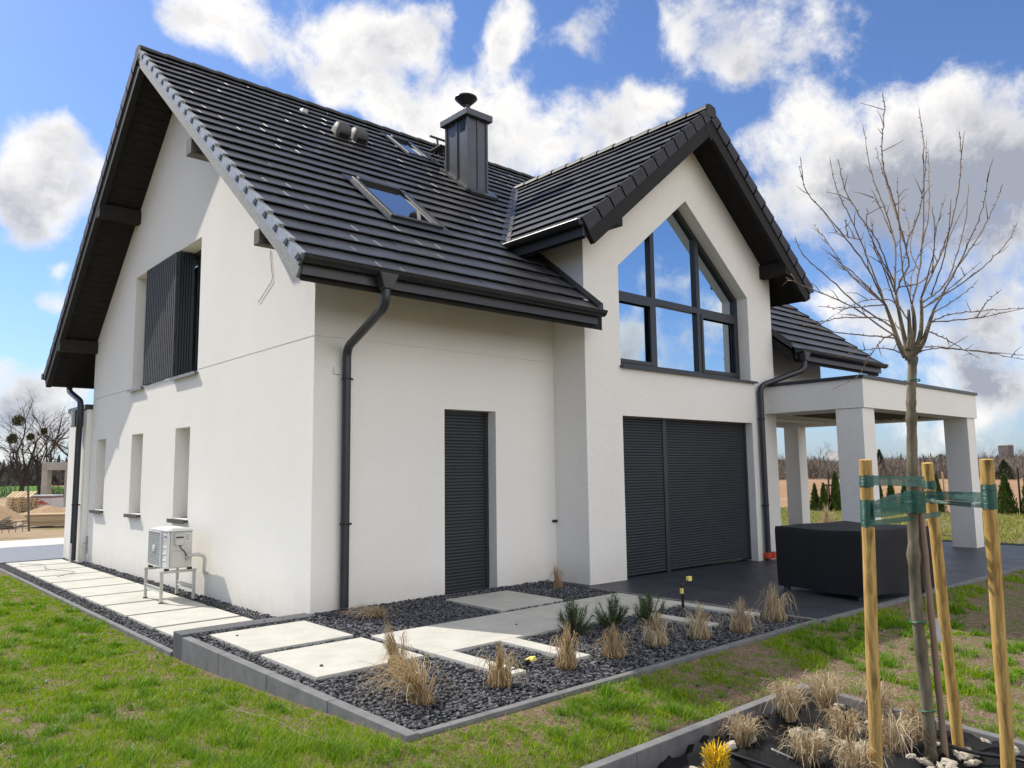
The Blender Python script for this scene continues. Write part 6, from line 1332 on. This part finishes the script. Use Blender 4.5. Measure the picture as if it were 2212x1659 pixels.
for j in range(7): x = -.6+j*.19; b.hexa([(x,-.48,.78), (x+.14,-.48,.78), (x+.14,.1,1.08), (x,.1,1.08), (x,-.48,.80), (x+.14,-.48,.80), (x+.14,.1,1.10), (x,.1,1.10)])
b.build('tilted_pallet', PLK, t)
t = thing('brick_pack', 'foil-wrapped pack of building blocks with a red emblem behind a sand heap', 'block pack', (5.3,41.1,-.3), -.72)
b = MB(); b.box(-.62, .62, -.5, .5, .06, .86); b.build('pack', mat('foil_pack', (.50,.47,.47), (.62,.59,.58), 4., .35, .5, bump=.3, bscale=10), t, bevel=.03)
b = MB(); b.box(-.63, .63, -.51, .51, .70, .80); b.build('printed_band', mat('print_plum', (.20,.12,.13), None), t)
b = MB(); pts_ = [(-.46,.28), (-.22,.40), (0,.52), (.22,.40), (.46,.28), (.2,.33), (0,.40), (-.2,.33)]; b.prism([(x,-.512,z+.06) for x, z in pts_], (0,.01,0)); b.prism([(x*.55,-.512,z*.6+.14) for x, z in pts_], (0,.01,0)); b.build('emblem', mat('print_red', (.45,.05,.06), None), t)
t = thing('plank_stack', 'long stack of sawn planks beside the dirt road by the extension wall', 'planks', (2.7,24.2,-.3), -.55)
b = MB()
for j in range(9):
    for i in range(5): x = -1.15+g.uniform(-.15,.12); b.box(x, 2.0+g.uniform(-.1,.3), -.5+i*.2, -.5+i*.2+.18, .10+j*.048, .10+j*.048+.04)
b.build('planks', PLK, t); b = MB()
for x in (-.7,.4,1.5): b.box(x, x+.14, -.5, .5, 0, .099)
b.build('bearer', BLACK, t)
t = thing('board_heap', 'untidy heap of grey weathered boards left of the plank stack', 'board heap', (.35,25.2,-.3), -.6)
b = MB()
for i in range(60):
    a = g.gauss(0,.45); L_ = g.uniform(.5,1.3); x, y = g.gauss(0,.55), g.gauss(0,.22); z = max(0, .30-.28*abs(x))*g.random()+.03; d = Vector((math.cos(a), math.sin(a), g.gauss(.05,.22)))*L_/2; b.bar(Vector((x,y,z+.05))-d, Vector((x,y,z+.05))+d, g.uniform(.08,.2), .03)
b.build('boards', PLG, t)
def heap(c, r_, h, lab, m, seed):
    n = 40; b = MB(); vs = []; gq = np.random.default_rng(seed)
    for i in range(n):
        for j in range(n):
            u, v = -1+2*i/(n-1), -1+2*j/(n-1); d = math.hypot(u, v); x, y = u*r_, v*r_
            vs.append((x, y, max(0, h*(1-d**1.15)) + .05*h*float(vnoise(np.array([u*5+seed]), np.array([v*5]), 9)[0]) - .03))
    b.add(vs, [(i*n+j, (i+1)*n+j, (i+1)*n+j+1, i*n+j+1) for i in range(n-1) for j in range(n-1)]); o = b.build('sand_heap', m, smooth=True); o.location = c; tag(o, lab, 'sand heap', 'sand heaps on the building plot')
SAND = mat('sand', (.31,.205,.12), (.40,.28,.175), 5., .95, .1, bump=.8, bscale=12)
heap((1.2,33.5,-.3), 1.9, 1.0, 'wide brown sand heap cut by the left picture edge', SAND, 1); heap((4.5,36.6,-.3), 1.3, .46, 'small tan sand heap in front of the block pack', SAND, 2)
b = MB(); q0 = pol(-150, 29); q1 = pol(70, 30.5); d = q1-q0
for i in range(15): p = q0+d*(i/14); b.tube([(p.x,p.y,-.3), (p.x,p.y,.12)], .012, 5)
b.tube([(q0.x,q0.y,.10), (q1.x,q1.y,.10)], .012, 5); b.tube([(q0.x,q0.y,-.08), (q1.x,q1.y,-.08)], .01, 5); b.tube([(q1.x,q1.y,-.3), (q1.x-.1,q1.y,1.25)], .035, 6)
tag(b.build('rebar_fence', GREYWOOD), 'low rusty wire fence with one tall post before the pallets', 'fence')
